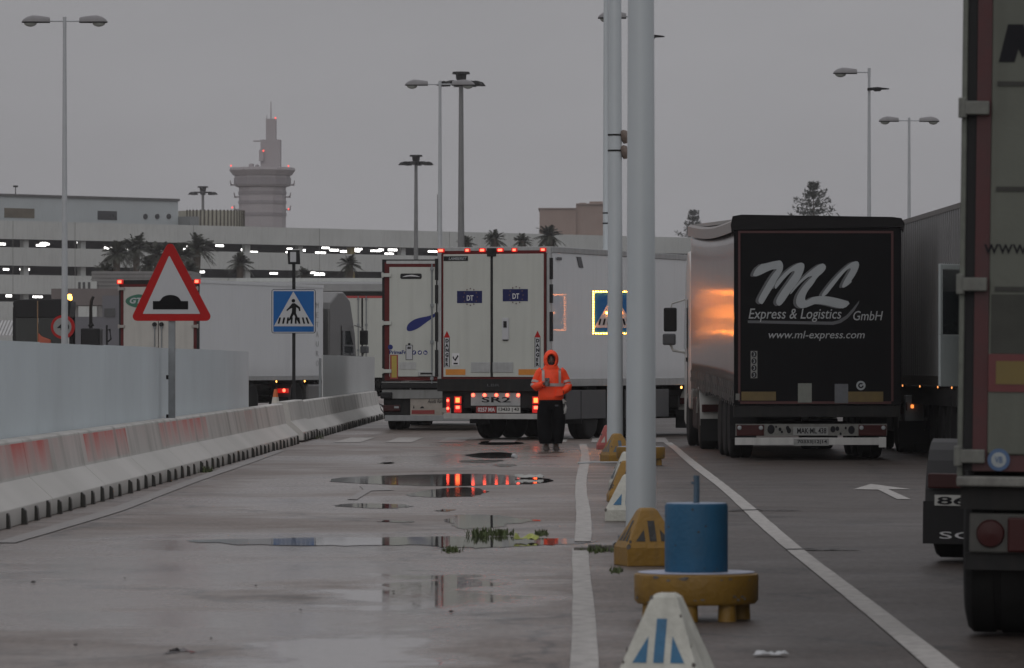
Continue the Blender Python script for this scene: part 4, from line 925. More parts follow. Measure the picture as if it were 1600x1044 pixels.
m = MB(); m.box(q(643, 0)[0], q(679, 0)[0], .024, .0298, q(0, 647)[1], q(0, 641)[1]); m.build('red_strip', PLATER, p)
m = MB(); m.tube([(-W/2+.02, .05, q(0, 634)[1]), (-W/2-.06, .0, q(0, 631)[1]), (-W/2-.02, -.02, q(0, 640)[1]), (-W/2+.1, .06, q(0, 650)[1])], .012, 6); m.build('cable', BLACKP, root)
underframe(root, W, 13.4, ZF, (2.2, 3.5, 4.8))
side_markers(root, W, (3.2, 6.5), ZF-.08)
tractor(root, T(0, 9.9, 0), WHITECAB)
# ================================================================== truck behind the fence, green badge
D = 150.0; s = K/D; W = 2.50; H = PZ(437.5, D); LEN = 10.7; ZF = 1.10
root = thing('refrigerated_truck', 'white truck with a green oval badge behind the triangular sign', 'truck', (PX(248, D), D, 0), R(-17))
def q(px, py): return ((px-248)/(126/W), CZ-(py-HY)/s)
m = MB(); m.box(-W/2+.01, W/2-.01, .06, LEN, ZF+.1, H-.02); m.build('box_body', SIDEW, root, bevel=.01)
for sx in (-1, 1):
    m = MB(); m.box(sx*(W/2-.06), sx*(W/2+.012), .08, LEN, ZF-.02, ZF+.1); m.build('bottom_rail', ALU, root)
    m = MB(); m.box(sx*(W/2-.06), sx*(W/2+.012), .08, LEN, H-.09, H); m.build('top_rail', SIDEW, root)
    m = MB(); m.text('METAUROS' if sx > 0 else 'OUTBOUND', LEN-.62, LEN-.46, ZF+.8, H-.5, sx*(W/2+.002), plane='right') if False else None
m = MB()
for i, ch in enumerate('METAURO'):
    z = H-.55-i*.30; m.text(ch, LEN-.66, LEN-.42, z-.17, z, W/2-.006, plane='right')
m.build('lettering', M('lettering_faint', (.30, .31, .31), .5), root)
m = MB(); m.box(-W/2, W/2, 0, .09, H-.12, H); m.box(-W/2, -W/2+.06, 0, .09, ZF, H-.12); m.box(W/2-.06, W/2, 0, .09, ZF, H-.12); m.build('rear_frame', DARKM, root)
m = MB(); m.box(-W/2+.06, W/2-.06, -.008, .02, H-.20, H-.12); m.box(-W/2+.06, -W/2+.15, -.008, .02, ZF+.1, H-.20); m.box(W/2-.15, W/2-.06, -.008, .02, ZF+.1, H-.20); m.build('red_frame', REDP, root)
for nm, (a, b_) in enumerate(((-W/2+.152, -.015), (.015, W/2-.152))):
    m = MB(); m.box(a, b_, -.03, .05, ZF+.12, H-.205); d = m.build('rear_door', M('door_cream', (.42, .41, .38), .45, var=.06, streak=.1), root, bevel=.008)
    rod(d, (-.11 if nm == 0 else .11), ZF, q(0, 505)[1], -.055, STEEL, 3)
    m = MB(); x = -.11 if nm == 0 else .11; m.lathe([(0, -.05), (.06, -.045), (.07, 0), (0, 0)], (x, -.055, q(0, 507)[1]), 14, 'y'); m.build('lock_knob', BLACKP, d)
    for py in (451, 510): hinge(d, *((-W/2-.01, -W/2+.2) if nm == 0 else (W/2-.2, W/2+.01)), q(0, py)[1], M('hinge_beige', (.3, .28, .26), .5))
    if nm == 0:
        cx_, cz_ = q(217, 470.5); m = MB(); m.prism([(cx_-.42*math.cos(t)*abs(math.cos(t))**.35, cz_+.20*math.sin(t)) for t in [2*math.pi*i/28 for i in range(28)]], -.034, -.03); bd = m.build('oval_badge', GREENLET, d)
        m = MB(); m.text('GTO', cx_-.28, cx_+.32, cz_-.07, cz_+.10, -.036, shear=.25, bold=.03); m.build('lettering', SIGNWHITE, bd)
for sx in (-1, 1):
    x = sx*(W/2-.04); m = MB(); m.box(x-.10, x+.10, -.05, .03, H-.12, H+.02); l = m.build('top_lamp', LRED, root, bevel=.02)
    m = MB(); m.box(x-.055, x+.055, -.065, -.05, H-.09, H-.01); m.build('lit_bulb', LREDC, l, bevel=.02)
m = MB(); m.box(-W/2+.05, W/2-.05, .02, .12, .5, .64); m.build('bumper_bar', ALU, root)
underframe(root, W, LEN, ZF, (2.0, 3.3, 4.6))
side_markers(root, W, (6.4, 8.9), ZF-.06)
tractor(root, T(-.22, LEN-3.1, 0) @ RZ(R(-3)), GREYCAB, H=3.85, lamp_lit=True)
# ================================================================== white trailer far behind
D = 180.0; s = K/D; W = 2.5; H = PZ(457, D); ZF = 1.1
root = thing('refrigerated_truck', 'white trailer rear with dark top bar, beyond the grey cab', 'truck', (PX(566, D), D, 0), 0)
m = MB(); m.box(-W/2, W/2, .06, 13.4, ZF, H); m.build('box_body', WHITE, root, bevel=.01)
m = MB(); m.box(-W/2, W/2, -.01, .06, H-.12, H+.02); m.build('header', DARKM, root)
m = MB(); m.box(-W/2+.05, W/2-.05, -.008, .05, H-.20, H-.12); m.build('red_strip', M('strip_red', (.35, .03, .03), .4), root)
for nm, (a, b_) in enumerate(((-W/2+.05, -.03), (.03, W/2-.05))):
    m = MB(); m.box(a, b_, -.025, .05, ZF, H-.205); d = m.build('rear_door', WHITE, root, bevel=.008)
    rod(d, (-.14 if nm == 0 else .14), ZF-.05, H-.12, -.05, STEEL, 4)
m = MB(); m.box(-.028, .028, -.03, .05, ZF, H-.2); m.build('door_seal', BLACKP, root)
m = MB(); x = -W/2+.12; m.box(x-.05, x+.07, -.04, -.01, H-.09, H-.02); l = m.build('top_lamp', LRED, root)
m = MB(); m.box(x-.02, x+.02, -.05, -.04, H-.07, H-.04); m.build('lit_bulb', LREDC, l)
underframe(root, W, 13.4, ZF, (2.0, 3.3, 4.6)); tractor(root, T(0, 9.9, 0), WHITECAB)
# ================================================================== black curtain-side truck
D = 82.5; s = K/D; W = 2.70; H = PZ(340, D); LEN = 13.4
root = thing('curtainside_truck', 'curtainside truck with a black rear and big grey brush lettering', 'truck', (PX(1277.5, D), D, 0), R(2.0))
def q(px, py): return ((px-1277.5)/s, CZ-(py-HY)/s)
RISE = .020
TARP = bpy.data.materials.new('beige_side_curtain'); TARP.use_nodes = True
def tarp_nodes():
    t = TARP.node_tree; b = t.nodes['Principled BSDF']; b.inputs['Roughness'].default_value = .42; b.inputs['Specular IOR Level'].default_value = .3
    tcn = nd(t, 'ShaderNodeTexCoord'); n = nd(t, 'ShaderNodeTexNoise'); n.inputs['Scale'].default_value = 1.2; n.inputs['Detail'].default_value = 5
    t.links.new(tcn.outputs['Object'], n.inputs['Vector'])
    mix = nd(t, 'ShaderNodeMix', data_type='RGBA'); mix.inputs[6].default_value = (.105, .078, .068, 1); mix.inputs[7].default_value = (.14, .108, .095, 1)
    t.links.new(n.outputs[0], mix.inputs['Factor']); t.links.new(mix.outputs[2], b.inputs['Base Color'])
    b.inputs['Coat Weight'].default_value = .65; b.inputs['Coat Roughness'].default_value = .17
tarp_nodes()
NB = 60
def curtain(sx):
    m = MB(); cols = []
    for i in range(NB+1):
        u = i/NB; y = .02 + u*LEN; ring = []
        zb = 1.18 + .24*u**.7; zt_ = H-.20 + RISE*y - .10*math.sin(math.pi*min(1, u*1.0))*.6
        for j in range(13):
            v = j/12; z = zb+(zt_-zb)*v
            bul = .042*math.sin(math.pi*u)**.5*math.sin(math.pi*v)**.6 + .003*math.sin(u*70)*math.sin(math.pi*v)
            ring.append((sx*(W/2-.06+bul), y, z))
        cols.append(ring)
    vs = [p for c_ in cols for p in c_]; fs = [(i*13+j, (i+1)*13+j, (i+1)*13+j+1, i*13+j+1) for i in range(NB) for j in range(12)]
    m.add(vs, fs); o = m.build('side_curtain', TARP, root, smooth=True)
    sm = o.modifiers.new('thick', 'SOLIDIFY'); sm.thickness = .01
    m = MB(); vs = []; fs = []
    for i in range(NB+1):
        u = i/NB; y = .02+u*LEN; zb = 1.18+.24*u**.7; rag = random.uniform(-.025, .025)
        off = .012*math.sin(i*2.1)
        vs += [(sx*(W/2-.052+off), y, zb+.02), (sx*(W/2-.075+off), y, zb-.30+rag)]
    fs = [(2*i, 2*i+2, 2*i+3, 2*i+1) for i in range(NB)]
    m.add(vs, fs); o = m.build('curtain_skirt', M('curtain_skirt_dark', (.035, .033, .030), .6, var=.4, scale=12), root); sm = o.modifiers.new('thick', 'SOLIDIFY'); sm.thickness = .008
    for i in range(26):
        y = .4+i*.5; u = y/LEN; zb = 1.18+.24*u**.7; m = MB(); m.box(sx*(W/2-.04), sx*(W/2-.03), y-.022, y+.022, zb-.34, zb+.04); m.box(sx*(W/2-.035), sx*(W/2-.018), y-.03, y+.03, zb-.18, zb-.10)
        m.build('strap', M('strap_grey', (.10, .095, .09), .6, var=.3), root)
    m = MB(); vs = []
    for i in range(NB+1):
        u = i/NB; y = .02+u*LEN; zt_ = H-.05+RISE*y-.10*math.sin(math.pi*min(1, u*1.0))*.9
        vs += [(sx*(W/2-.05), y, zt_+.04), (sx*(W/2+.0), y, zt_), (sx*(W/2+.005), y, zt_-.17)]
    fs = []
    for i in range(NB): fs += [(3*i, 3*i+3, 3*i+4, 3*i+1), (3*i+1, 3*i+4, 3*i+5, 3*i+2)]
    m.add(vs, fs); o = m.build('roof_edge', M('roof_edge_pale', (.22, .20, .19), .5, var=.15), root); sm = o.modifiers.new('thick', 'SOLIDIFY'); sm.thickness = .01
for sx in (-1, 1): curtain(sx)
m = MB(); m.prism([(.03, H-.02), (LEN, H-.02+RISE*LEN), (LEN, H-.08+RISE*LEN), (.03, H-.08)], -W/2+.06, W/2-.06, 'yz'); m.build('roof', M('roof_tarp', (.3, .29, .28), .6), root)
m = MB(); m.box(-W/2+.07, W/2-.07, LEN-.06, LEN, 1.4, H+RISE*LEN-.1); m.build('front_wall', WHITECAB, root)
m = MB(); m.prism([(.03, 1.0), (LEN, 1.28), (LEN, 1.40), (.03, 1.13)], -W/2+.08, W/2-.08, 'yz'); m.build('floor', DARKM, root)
# rear face
m = MB(); m.box(-W/2+.0, W/2-.0, -.03, .04, q(0, 633)[1], H-.16); rear = m.build('rear_curtain', BLACKTARP, root, bevel=.012)
m = MB(); m.prism([(-W/2-.05, H-.12), (-W/2-.02, H+.02), (-W/2+.12, H+.045), (W/2-.15, H+.01), (W/2, H-.01), (W/2+.05, H-.09), (W/2+.03, H-.24), (W/2-.02, H-.15), (-W/2+.0, H-.20), (-W/2-.03, H-.30)], -.06, .06); m.build('top_flap', M('flap_black', (.010, .0095, .010), .7, bump=.3, bscale=8, spec=.15), root)
m = MB(); za, zc_ = q(0, 633)[1], q(0, 361)[1]; xa, xb = q(1153, 0)[0], q(1396, 0)[0]
m.box(xa, xa+.035, -.034, -.03, za+.06, zc_); m.box(xb-.035, xb, -.034, -.03, za+.06, zc_); m.box(xa+.035, xb-.035, -.034, -.03, zc_-.035, zc_); m.box(xa+.035, xb-.035, -.034, -.03, za+.02, za+.06); m.build('red_outline', DULLRED, rear)
def lc(u, v, dx=0, dz=0): a = q(1150+(u+dx)*.17241, 380+(v+dz)*.17241); return a
ST = [
 [(150,300),(160,265),(185,225),(212,205),(235,185),(238,192),(385,155),(410,163),(427,200),(420,250),(395,290),(360,345),(352,372),(300,450),(245,545),(230,555),(205,540),(200,515),(215,480),(260,400),(300,330),(345,265),(372,238),(345,235),(300,248),(190,303)],
 [(350,368),(420,285),(500,217),(560,182),(590,176),(612,185),(620,205),(612,250),(585,312),(552,365),(490,445),(420,550),(385,573),(360,545),(365,510),(400,450),(450,380),(500,310),(532,265),(525,250),(495,262),(440,318),(390,380),(350,425)],
 [(490,448),(560,358),(640,280),(720,215),(770,185),(800,188),(818,222),(790,265),(735,310),(700,370),(650,430),(622,490),(628,525),(660,510),(690,490),(760,478),(850,485),(940,505),(1042,535),(985,592),(920,588),(820,562),(725,548),(680,565),(625,588),(580,590),(550,565),(540,530),(555,470),(600,400),(650,340),(697,298),(662,300),(600,348),(540,410),(490,470)],
 [(768,480),(800,430),(870,340),(950,255),(1030,185),(1080,163),(1108,168),(1117,200),(1100,250),(1070,305),(1042,342),(1050,350),(1010,385),(970,408),(958,395),(975,350),(1010,290),(1040,240),(1035,224),(1000,245),(950,300),(880,390),(808,482)]]
m = MB()
for i, p_ in enumerate(ST): m.prism([lc(u, v, -26, 3) for u, v in smooth_poly([Vector(x) for x in p_], 1)], -.0325-.0004*i, -.030)
m.build('logo_shadow', GREYLET2, rear)
m = MB()
for i, p_ in enumerate(ST): m.prism([lc(u, v) for u, v in smooth_poly([Vector(x) for x in p_], 1)], -.0375-.0004*i, -.034)
m.build('logo', GREYLET, rear)
m = MB(); m.prism([lc(*p_) for p_ in [(105,700),(500,706),(870,712),(930,698),(1000,655),(1060,590),(1118,518),(1112,545),(1070,615),(1010,682),(950,722),(880,741),(500,733),(105,724)]], -.0325, -.03); m.build('logo_swoosh', GREYLET2, rear)
m = MB()
def lt(txt, u0, u1, v0, v1, sh): a, b_ = lc(u0, v1), lc(u1, v0); m.text(txt, a[0], b_[0], a[1], b_[1], -.0335, shear=sh, bold=.004)
lt('Express & Logistics', 112, 955, 593, 715, .22); lt('GmbH', 1062, 1332, 615, 700, .22); lt('www.ml-express.com', 293, 1166, 795, 885, .22)
m.build('lettering', M('lettering_pale', (.27, .28, .285), .5), rear)
for (pa, pb, ya, yb, mt_, nm) in ((1158, 1212, 612, 626, DULLYEL, 'reflector'), (1325, 1380, 612, 628, DULLYEL, 'reflector'), (1246.5, 1268, 599, 629, M('pocket_pale', (.14, .15, .13), .4, var=.15, scale=8), 'document_pocket'), (1304, 1325, 600, 630, M('pocket_grey', (.085, .09, .10), .4, var=.15, scale=8), 'document_pocket'), (1149, 1155, 615, 625, M('pocket_small', (.12, .12, .11), .5), 'small_pocket')):
    a, b_ = q(pa, yb), q(pb, ya); m = MB(); m.box(a[0], b_[0], -.042, -.0345, a[1], b_[1]); m.build(nm, mt_, rear)
m = MB(); a, b_ = q(1172.5, 591), q(1183, 548.5); m.box(a[0], b_[0], -.034, -.03, a[1], b_[1]); p = m.build('round_plate_strip', M('strip_pale', (.17, .17, .16), .5), rear)
m = MB()
for i in range(4):
    z = b_[1]-.055-i*.11; xx = (a[0]+b_[0])/2
    m.prism([(xx+.042*math.cos(t), z+.048*math.sin(t)) for t in [2*math.pi*k/16 for k in range(16)]], -.0365, -.0342)
m.build('round_marks', BLACKLET, p)
m = MB()
for i in range(4):
    z = b_[1]-.055-i*.11; m.text('3', xx-.016, xx+.016, z-.03, z+.03, -.037)
m.build('lettering', GREYLET, p)
m = MB(); cc = q(1345, 602.5); m.prism([(cc[0]+.075*math.cos(t), cc[1]+.075*math.sin(t)) for t in [2*math.pi*k/20 for k in range(20)]], -.034, -.03); p = m.build('round_sticker', GREYLET, rear)
m = MB(); m.prism([(cc[0]+.045*math.cos(t), cc[1]+.045*math.sin(t)) for t in [R(a_) for a_ in range(40, 361, 20)]] + [(cc[0]+.022*math.cos(t), cc[1]+.022*math.sin(t)) for t in [R(a_) for a_ in range(360, 39, -20)]], -.037, -.0342); m.build('sticker_print', BLACKLET, p)
m = MB(); m.box(-W/2+.0, W/2-.02, .0, .10, q(0, 652)[1], q(0, 633.5)[1]); m.build('rear_sill', DARKM, root, bevel=.01)
m = MB(); a, b_ = q(1150, 681), q(1387, 662.5); m.box(a[0], b_[0], .06, .14, a[1], b_[1]); pan = m.build('light_panel', M('light_panel_grey', (.13, .13, .12), .5, var=.3, scale=9), root)
for (pa, pb) in ((1151, 1194), (1342, 1386)):
    a, b_ = q(pa, 681), q(pb, 664); m = MB(); m.box(a[0], b_[0], .035, .06, a[1], b_[1]); l = m.build('tail_light', REDLENS, root, bevel=.01)
    for px in (pa+4.5, pb-5):
        x, z = q(px, 668.5); m = MB(); m.lathe([(0, -.02), (.03, -.015), (.035, 0), (0, 0)], (x, .035, z), 14, 'y'); m.build('clear_lens', GREYLET, l)
m = MB()
for (px, py, r_) in ((1205, 671, .10), (1219, 671, .04), (1222, 675, .03), (1231, 669, .05), (1233, 673, .06), (1213, 667, .025), (1302, 671, .07), (1309, 670, .05), (1314, 678, .03), (1322, 669, .03), (1331, 672, .09)):
    x, z = q(px, py); m.prism([(x+r_*.6*math.cos(t), z+r_*.75*math.sin(t)) for t in [2*math.pi*k/12 for k in range(12)]], .054, .0595)
m.build('panel_holes', BLACKLET, pan)
for (pa, pb, ya, yb, t_, y_) in ((1240, 1294.5, 667, 680, 'MAK·ML 438', .052), (1240, 1295, 685.5, 696.5, '70333|12|14', -.006)):
    a, b_ = q(pa, yb), q(pb, ya); m = MB(); m.box(a[0], b_[0], y_-.004, y_+.006, a[1], b_[1]); p = m.build('number_plate', M('plate_dim', (.20, .205, .20), .45, var=.15, scale=12), root)
    m = MB(); m.text(t_, a[0]+.06, b_[0]-.03, a[1]+.025, b_[1]-.02, y_-.005, bold=.02); m.build('lettering', BLACKLET, p)
a, b_ = q(1148.5, 695.5), q(1385, 684); m = MB(); m.box(a[0], b_[0], .0, .08, a[1], b_[1]); m.box(b_[0]-.12, b_[0]+.0, -.012, .0, a[1]-.04, b_[1]+.01); m.build('bumper_bar', M('bumper_bright', (.40, .40, .39), .5, var=.12, streak=.25), root, bevel=.006)
underframe(root, W-.1, LEN, 1.12, (2.6, 3.9, 5.2))
tractor(root, T(-.03, LEN-3.35, 0), WHITECAB, W=2.52, H=3.7)
# ================================================================== ribbed dark container trailer
D = 79.2; W = 2.5
root = thing('container_truck', 'dark ribbed container trailer between the black truck and the near trailer', 'truck', (5.83+W/2, D, 0), R(1.75))
H = 4.05; ZF = 1.20; LEN = 12.6
RIBB = M('container_dark_grey', (.17, .17, .17), .5, metal=.0, var=.12, scale=.7, streak=.2, dirt=(.12, .11, .10))
m = MB()
for sx in (-1, 1):
    pts = []; n = 38; p_ = LEN/n
    for i in range(n):
        y = i*p_; pts += [(sx*(W/2-.055), y), (sx*(W/2-.055), y+p_*.35), (sx*W/2, y+p_*.48), (sx*W/2, y+p_*.87)]
    pts += [(sx*(W/2-.055), LEN), (sx*(W/2-.08), LEN), (sx*(W/2-.08), 0)]
    m.prism(pts, ZF+.16, H-.08, 'xy')
m.build('ribbed_wall', RIBB, root)
m = MB()
for sx in (-1, 1): m.box(sx*(W/2-.09), sx*(W/2+.006), -.02, LEN+.02, H-.08, H); m.box(sx*(W/2-.09), sx*(W/2+.006), -.02, LEN+.02, ZF, ZF+.16)
m.box(-W/2+.09, W/2-.09, 0, LEN, H-.06, H-.02); m.build('container_rails', M('container_rail_brown', (.085, .075, .068), .5, var=.2), root)
m = MB(); m.box(-W/2+.02, W/2-.02, -.03, .02, ZF+.16, H-.08); m.build('container_door', RIBB, root)
underframe(root, W, LEN, ZF-.05, (2.2, 3.5, 4.8))
m = MB(); m.box(-W/2+.02, W/2-.02, .1, LEN, ZF-.32, ZF-.02); m.build('side_panel', DARKM, root)
side_markers(root, W, (1.0, 3.2, 6.2, 9.3), ZF-.02, M('marker_dim', (.6, .25, .05), .3) if False else EM('dim_marker', (1, .35, .1), 1.6), .018)
m = MB(); m.box(-W/2-.10, -W/2+.22, 8.2, 8.35, .58, 1.02); l = m.build('side_box', STEEL, root, bevel=.01)
m = MB(); m.box(-W/2-.0, -W/2+.05, 8.17, 8.2, .80, .86); m.build('lit_bulb', EM('lit_orange_dim', (1, .25, .05), 1.6), l, bevel=.01)
m = MB(); m.box(-W/2-.085, -W/2-.065, 8.17, 8.2, .76, .90); m.build('red_lens', REDLENS, l)
tractor(root, T(0, LEN-2.6, 0), GREYCAB)
# white cab behind the near trailer with its door swung open
root = thing('white_truck_cab', 'white cab with a swung open door seen in the gap beside the near trailer', 'truck', (7.0, 70.6, 0), 0)
tractor(root, T(0, 0, 0), WHITECAB, W=2.5, mirrors=False)
m = MB(T(-1.26, 5.35, 0) @ RZ(R(-31)))
m.box(-.02, .02, -1.02, 0, 1.22, 1.98); m.box(-.02, .02, -1.02, -.94, 1.98, 3.02); m.box(-.02, .02, -.08, 0, 1.98, 2.75); m.box(-.02, .02, -.94, -.08, 2.94, 3.02)
d = m.build('open_door', M('door_white', (.27, .30, .30), .4, var=.06), root, bevel=.01)
m = MB(T(-1.26, 5.35, 0) @ RZ(R(-31))); m.box(-.012, .012, -.935, -.085, 1.985, 2.935); m.build('door_window', GLASS, d)
m = MB(T(-1.26, 5.35, 0) @ RZ(R(-31))); m.box(-.03, -.02, -.98, -.90, 1.72, 1.84); m.lathe([(0, -.03), (.035, -.03), (.035, 0), (0, 0)], (0, -.9, 1.42), 12, 'x'); m.box(-.03, -.02, -.94, -.80, 1.25, 1.36); m.build('door_handle', BLACKP, d)
# ================================================================== nearest trailer, right edge
D = 28.5; s = K/D; W = 2.55
root = thing('box_trailer_truck', 'nearest dirty white trailer with a red edge strip and round blue sticker', 'truck', (PX(1492, D)+W/2*math.cos(R(7)), D-.16, 0), R(-7))
root.rotation_euler[1] = R(.75)
def q(px, py): return ((px-1492)/s-W/2, CZ-(py-HY)/s)
H = 4.0; ZF = q(0, 740)[1]
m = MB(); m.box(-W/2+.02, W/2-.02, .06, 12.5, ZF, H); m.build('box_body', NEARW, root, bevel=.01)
for a_ in (-W/2, W/2-.03): m = MB(); m.box(a_, a_+.03, -.02, .08, ZF-.03, H); m.build('corner_post', M('post_greenish', (.11, .12, .10), .5, var=.25, scale=12, streak=.4), root, bevel=.006)
for a_ in (-W/2+.03, W/2-.085): m = MB(); m.box(a_, a_+.055, 0, .07, ZF, H); m.build('door_rubber', BLACKP, root)
m = MB(); m.box(-W/2+.085, -W/2+.165, -.02, .06, ZF+.09, H); m.box(W/2-.165, W/2-.085, -.02, .06, ZF+.09, H); m.box(-W/2+.085, W/2-.085, -.02, .06, ZF, ZF+.09); m.build('red_frame', M('near_red', (.05, .005, .007), .5, var=.25, scale=6, streak=.3, dirt=(.05, .015, .015)), root)
for nm, (a, b_) in enumerate(((-W/2+.167, -.01), (.01, W/2-.167))):
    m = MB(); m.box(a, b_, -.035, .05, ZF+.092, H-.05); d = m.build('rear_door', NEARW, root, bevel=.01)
    for py in (174, 449, 717):
        z = q(0, py)[1]; hinge(d, *((-W/2-.012, -W/2+.155) if nm == 0 else (W/2-.155, W/2+.012)), z, M('hinge_dirty', (.13, .135, .12), .55, var=.2, scale=20, streak=.4), .075)
    if nm == 0:
        m = MB(); m.box(q(1542, 0)[0], b_-.1, -.039, -.035, q(0, 556)[1], q(0, 464)[1]); m.build('dark_panel', M('near_dark_panel', (.05, .052, .045), .6, var=.2, scale=4, streak=.3, spec=.2), d)
        for py in (136, 300, 456): m = MB(); m.box(a+.03, b_, -.042, -.035, q(0, py)[1]-.012, q(0, py)[1]+.014); m.build('panel_seam', M('seam_dark', (.03, .03, .026), .7, var=.4, scale=20), d)
        m = MB(); m.prism([q(1460+u/3.48-6, v/3.48) for u, v in ((330,355),(378,150),(462,150),(484,232),(540,150),(625,150),(577,355),(494,355),(516,262),(458,332),(436,285),(416,355))], -.039, -.035); m.build('lettering', BLACKLET, d); m = MB(); m.text('www.', q(1530, 0)[0], q(1602, 0)[0], q(0, 401)[1], q(0, 386)[1], -.037); m.build('lettering', BLACKLET, d)
        m = MB(); m.box(q(1539, 0)[0], q(1539, 0)[0]+.8, -.042, -.035, q(0, 616)[1], q(0, 557)[1]); p = m.build('reflector_frame', M('near_reflector_red', (.095, .007, .009), .4, var=.12), d)
        m = MB(); m.box(q(1551, 0)[0], q(1551, 0)[0]+.7, -.047, -.042, q(0, 604)[1], q(0, 568)[1]); m.build('yellow_reflector', M('near_yellow', (.125, .085, .010), .4, var=.12), p)
        cc = q(1557, 722); m = MB(); m.prism([(cc[0]+.062*math.cos(t), cc[1]+.062*math.sin(t)) for t in [2*math.pi*k/28 for k in range(28)]], -.039, -.035); p = m.build('round_sticker', M('sticker_blue', (.05, .10, .20), .5), d)
        m = MB(); m.prism([(cc[0]+.042*math.cos(t), cc[1]+.042*math.sin(t)) for t in [2*math.pi*k/24 for k in range(24)]], -.041, -.0392); ins = m.build('sticker_face', M('sticker_pale', (.26, .29, .30), .5), p)
        m = MB(); m.text('VB', cc[0]-.022, cc[0]+.022, cc[1]-.018, cc[1]+.018, -.0415, bold=.02); m.build('sticker_print', M('sticker_blue', (.05, .10, .20), .5), p)
m = MB(); m.box(-W/2, W/2, -.07, .10, q(0, 764)[1], q(0, 748)[1]); m.build('rear_sill', M('sill_dirty', (.17, .17, .155), .6, var=.35, scale=14, streak=.5), root, bevel=.01)
m = MB(); m.box(-W/2+.02, W/2-.02, .0, .10, q(0, 800)[1], q(0, 764)[1]); m.build('rear_beam', DARKM, root)
m = MB(); m.box(q(1512, 0)[0], -q(1512, 0)[0], .02, .08, q(0, 868)[1], q(0, 806)[1]); lp = m.build('light_board', M('board_dirty', (.05, .05, .045), .6, var=.3, scale=10, streak=.4), root, bevel=.01)
for sg in (1, -1):
    m = MB(); m.lathe([(0, -.03), (.07, -.025), (.08, 0), (0, 0)], (sg*q(1545, 0)[0], .02, q(0, 838)[1]), 24, 'y'); m.build('round_tail_light', REDLENS, root, smooth=True)
    xx = sorted((sg*q(1572, 0)[0], sg*(q(1572, 0)[0]+.16))); m = MB(); m.box(xx[0], xx[1], -.01, .02, q(0, 866)[1], q(0, 812)[1]); m.build('square_tail_light', REDLENS, root, bevel=.01)
m = MB(); m.box(-W/2+.05, W/2-.05, .05, .12, q(0, 895)[1], q(0, 868)[1]); m.build('bumper_bar', DARKM, root)
underframe(root, W, 12.5, ZF-.05, (.62, 1.95, 3.3), r=.52)
tractor(root, T(-.86, 10.3, 0) @ RZ(R(-3)) @ Matrix.Diagonal((1, 1, .82, 1)), WHITECAB, H=3.6, mirrors=False, flap_text='SC', plate='864', rear_fender=M('fender_grey', (.014, .014, .015), .5, var=.15, spec=.3))
# ------------------------------------------------------------------ car park building across the background
CONCW = M('car_park_concrete', (0.47, 0.485, 0.47), 0.75, var=0.10, scale=0.12, streak=0.30, dirt=(0.22, 0.225, 0.21))
CONCD = M('car_park_inside_shade', (0.03, 0.029, 0.028), 0.85, var=0.2, scale=0.2, spec=.1)  # near-black base: shade between the decks is put into the colour
ROOFB = M('roof_storey_panel', (0.42, 0.455, 0.465), 0.6, var=0.06, scale=0.2, streak=0.12, dirt=(0.2, 0.2, 0.2))
DARKWIN = M('dark_window', (0.035, 0.037, 0.04), 0.3, var=0.2)
BROWNWIN = M('brown_blind', (0.13, 0.11, 0.08), 0.5, var=0.25, scale=.8)
YELCOL = M('yellow_column', (0.26, 0.21, 0.08), 0.6)
A = Vector((PX(-70, 555), 555)); Bv = Vector((PX(1330, 655), 655)); U = (Bv-A).normalized(); LF = (Bv-A).length
root = thing('car_park_building', 'long pale multi storey car park with lit decks across the background', 'building', (A.x, A.y, 0), math.atan2(U.y, U.x))
def FU(px):
    a = (px-CX)/K; t = (a*A.y-A.x)/(U.x-a*U.y); return t
def FZ(px, py): return CZ-(py-HY)*(A.y+U.y*FU(px))/K
bands = [(15.35, 17.35), (12.45, 14.45), (9.35, 11.45), (6.2, 8.5), (2.6, 5.2)]
for z0, z1 in bands:
    m = MB(); m.box(0, LF, -.25, 0, z0, z1); m.build('parapet', CONCW, root)
for z0, z1 in bands[:4]:
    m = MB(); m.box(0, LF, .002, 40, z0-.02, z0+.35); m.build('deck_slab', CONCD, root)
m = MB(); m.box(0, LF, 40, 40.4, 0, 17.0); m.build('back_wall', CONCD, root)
for i in range(int(LF/8.0)):
    x = 2 + 8.0*i
    m = MB(); m.box(x-.35, x+.35, .35, 1.0, 0, 15.3); m.build('column', YELCOL if i in (7, 15) else CONCW, root)
for x in [FU(p) for p in (18, 115, 300, 497, 700)]:
    m = MB(); m.box(x-.03, x+.03, -.262, -.25, 9.35, 17.35); m.build('joint', M('joint_dark', (.16, .16, .15), .8), root)
random.seed(21)
tub = MB(); tub.box(-.60, .60, -.14, .14, -.13, .10); tb = tub.build('ceiling_light', LWHITE, root); tbm = tb.data; bpy.data.objects.remove(tb)
lights = []
for px in (2, 22, 32, 44, 38, 50, 84, 90, 124, 136, 145, 165, 204, 346, 352, 366, 376, 370, 420, 460, 484, 530, 534, 540, 592, 600, 612, 618, 646, 650, 658, 664, 668, 672, 678, 1045, 1060, 1066, 700, 745, 790, 830):
    lights.append((FU(px), random.uniform(2, 26), 15.22))
for px in (42, 105, 122, 372, 380, 510, 518, 560, 590): lights.append((FU(px), random.uniform(2, 12), 12.3))
for px in (42, 125, 200): lights.append((FU(px), random.uniform(2, 8), 9.2))
for x, y, z in lights:
    o = bpy.data.objects.new('ceiling_light', tbm); C.objects.link(o); o.parent = root
    px_scale = (1+ y/600.0)
    o.location = (x, y, z); o.scale = (random.choice((.5, .8, 1.0, 1.2)), 1, random.uniform(.8, 1.1))
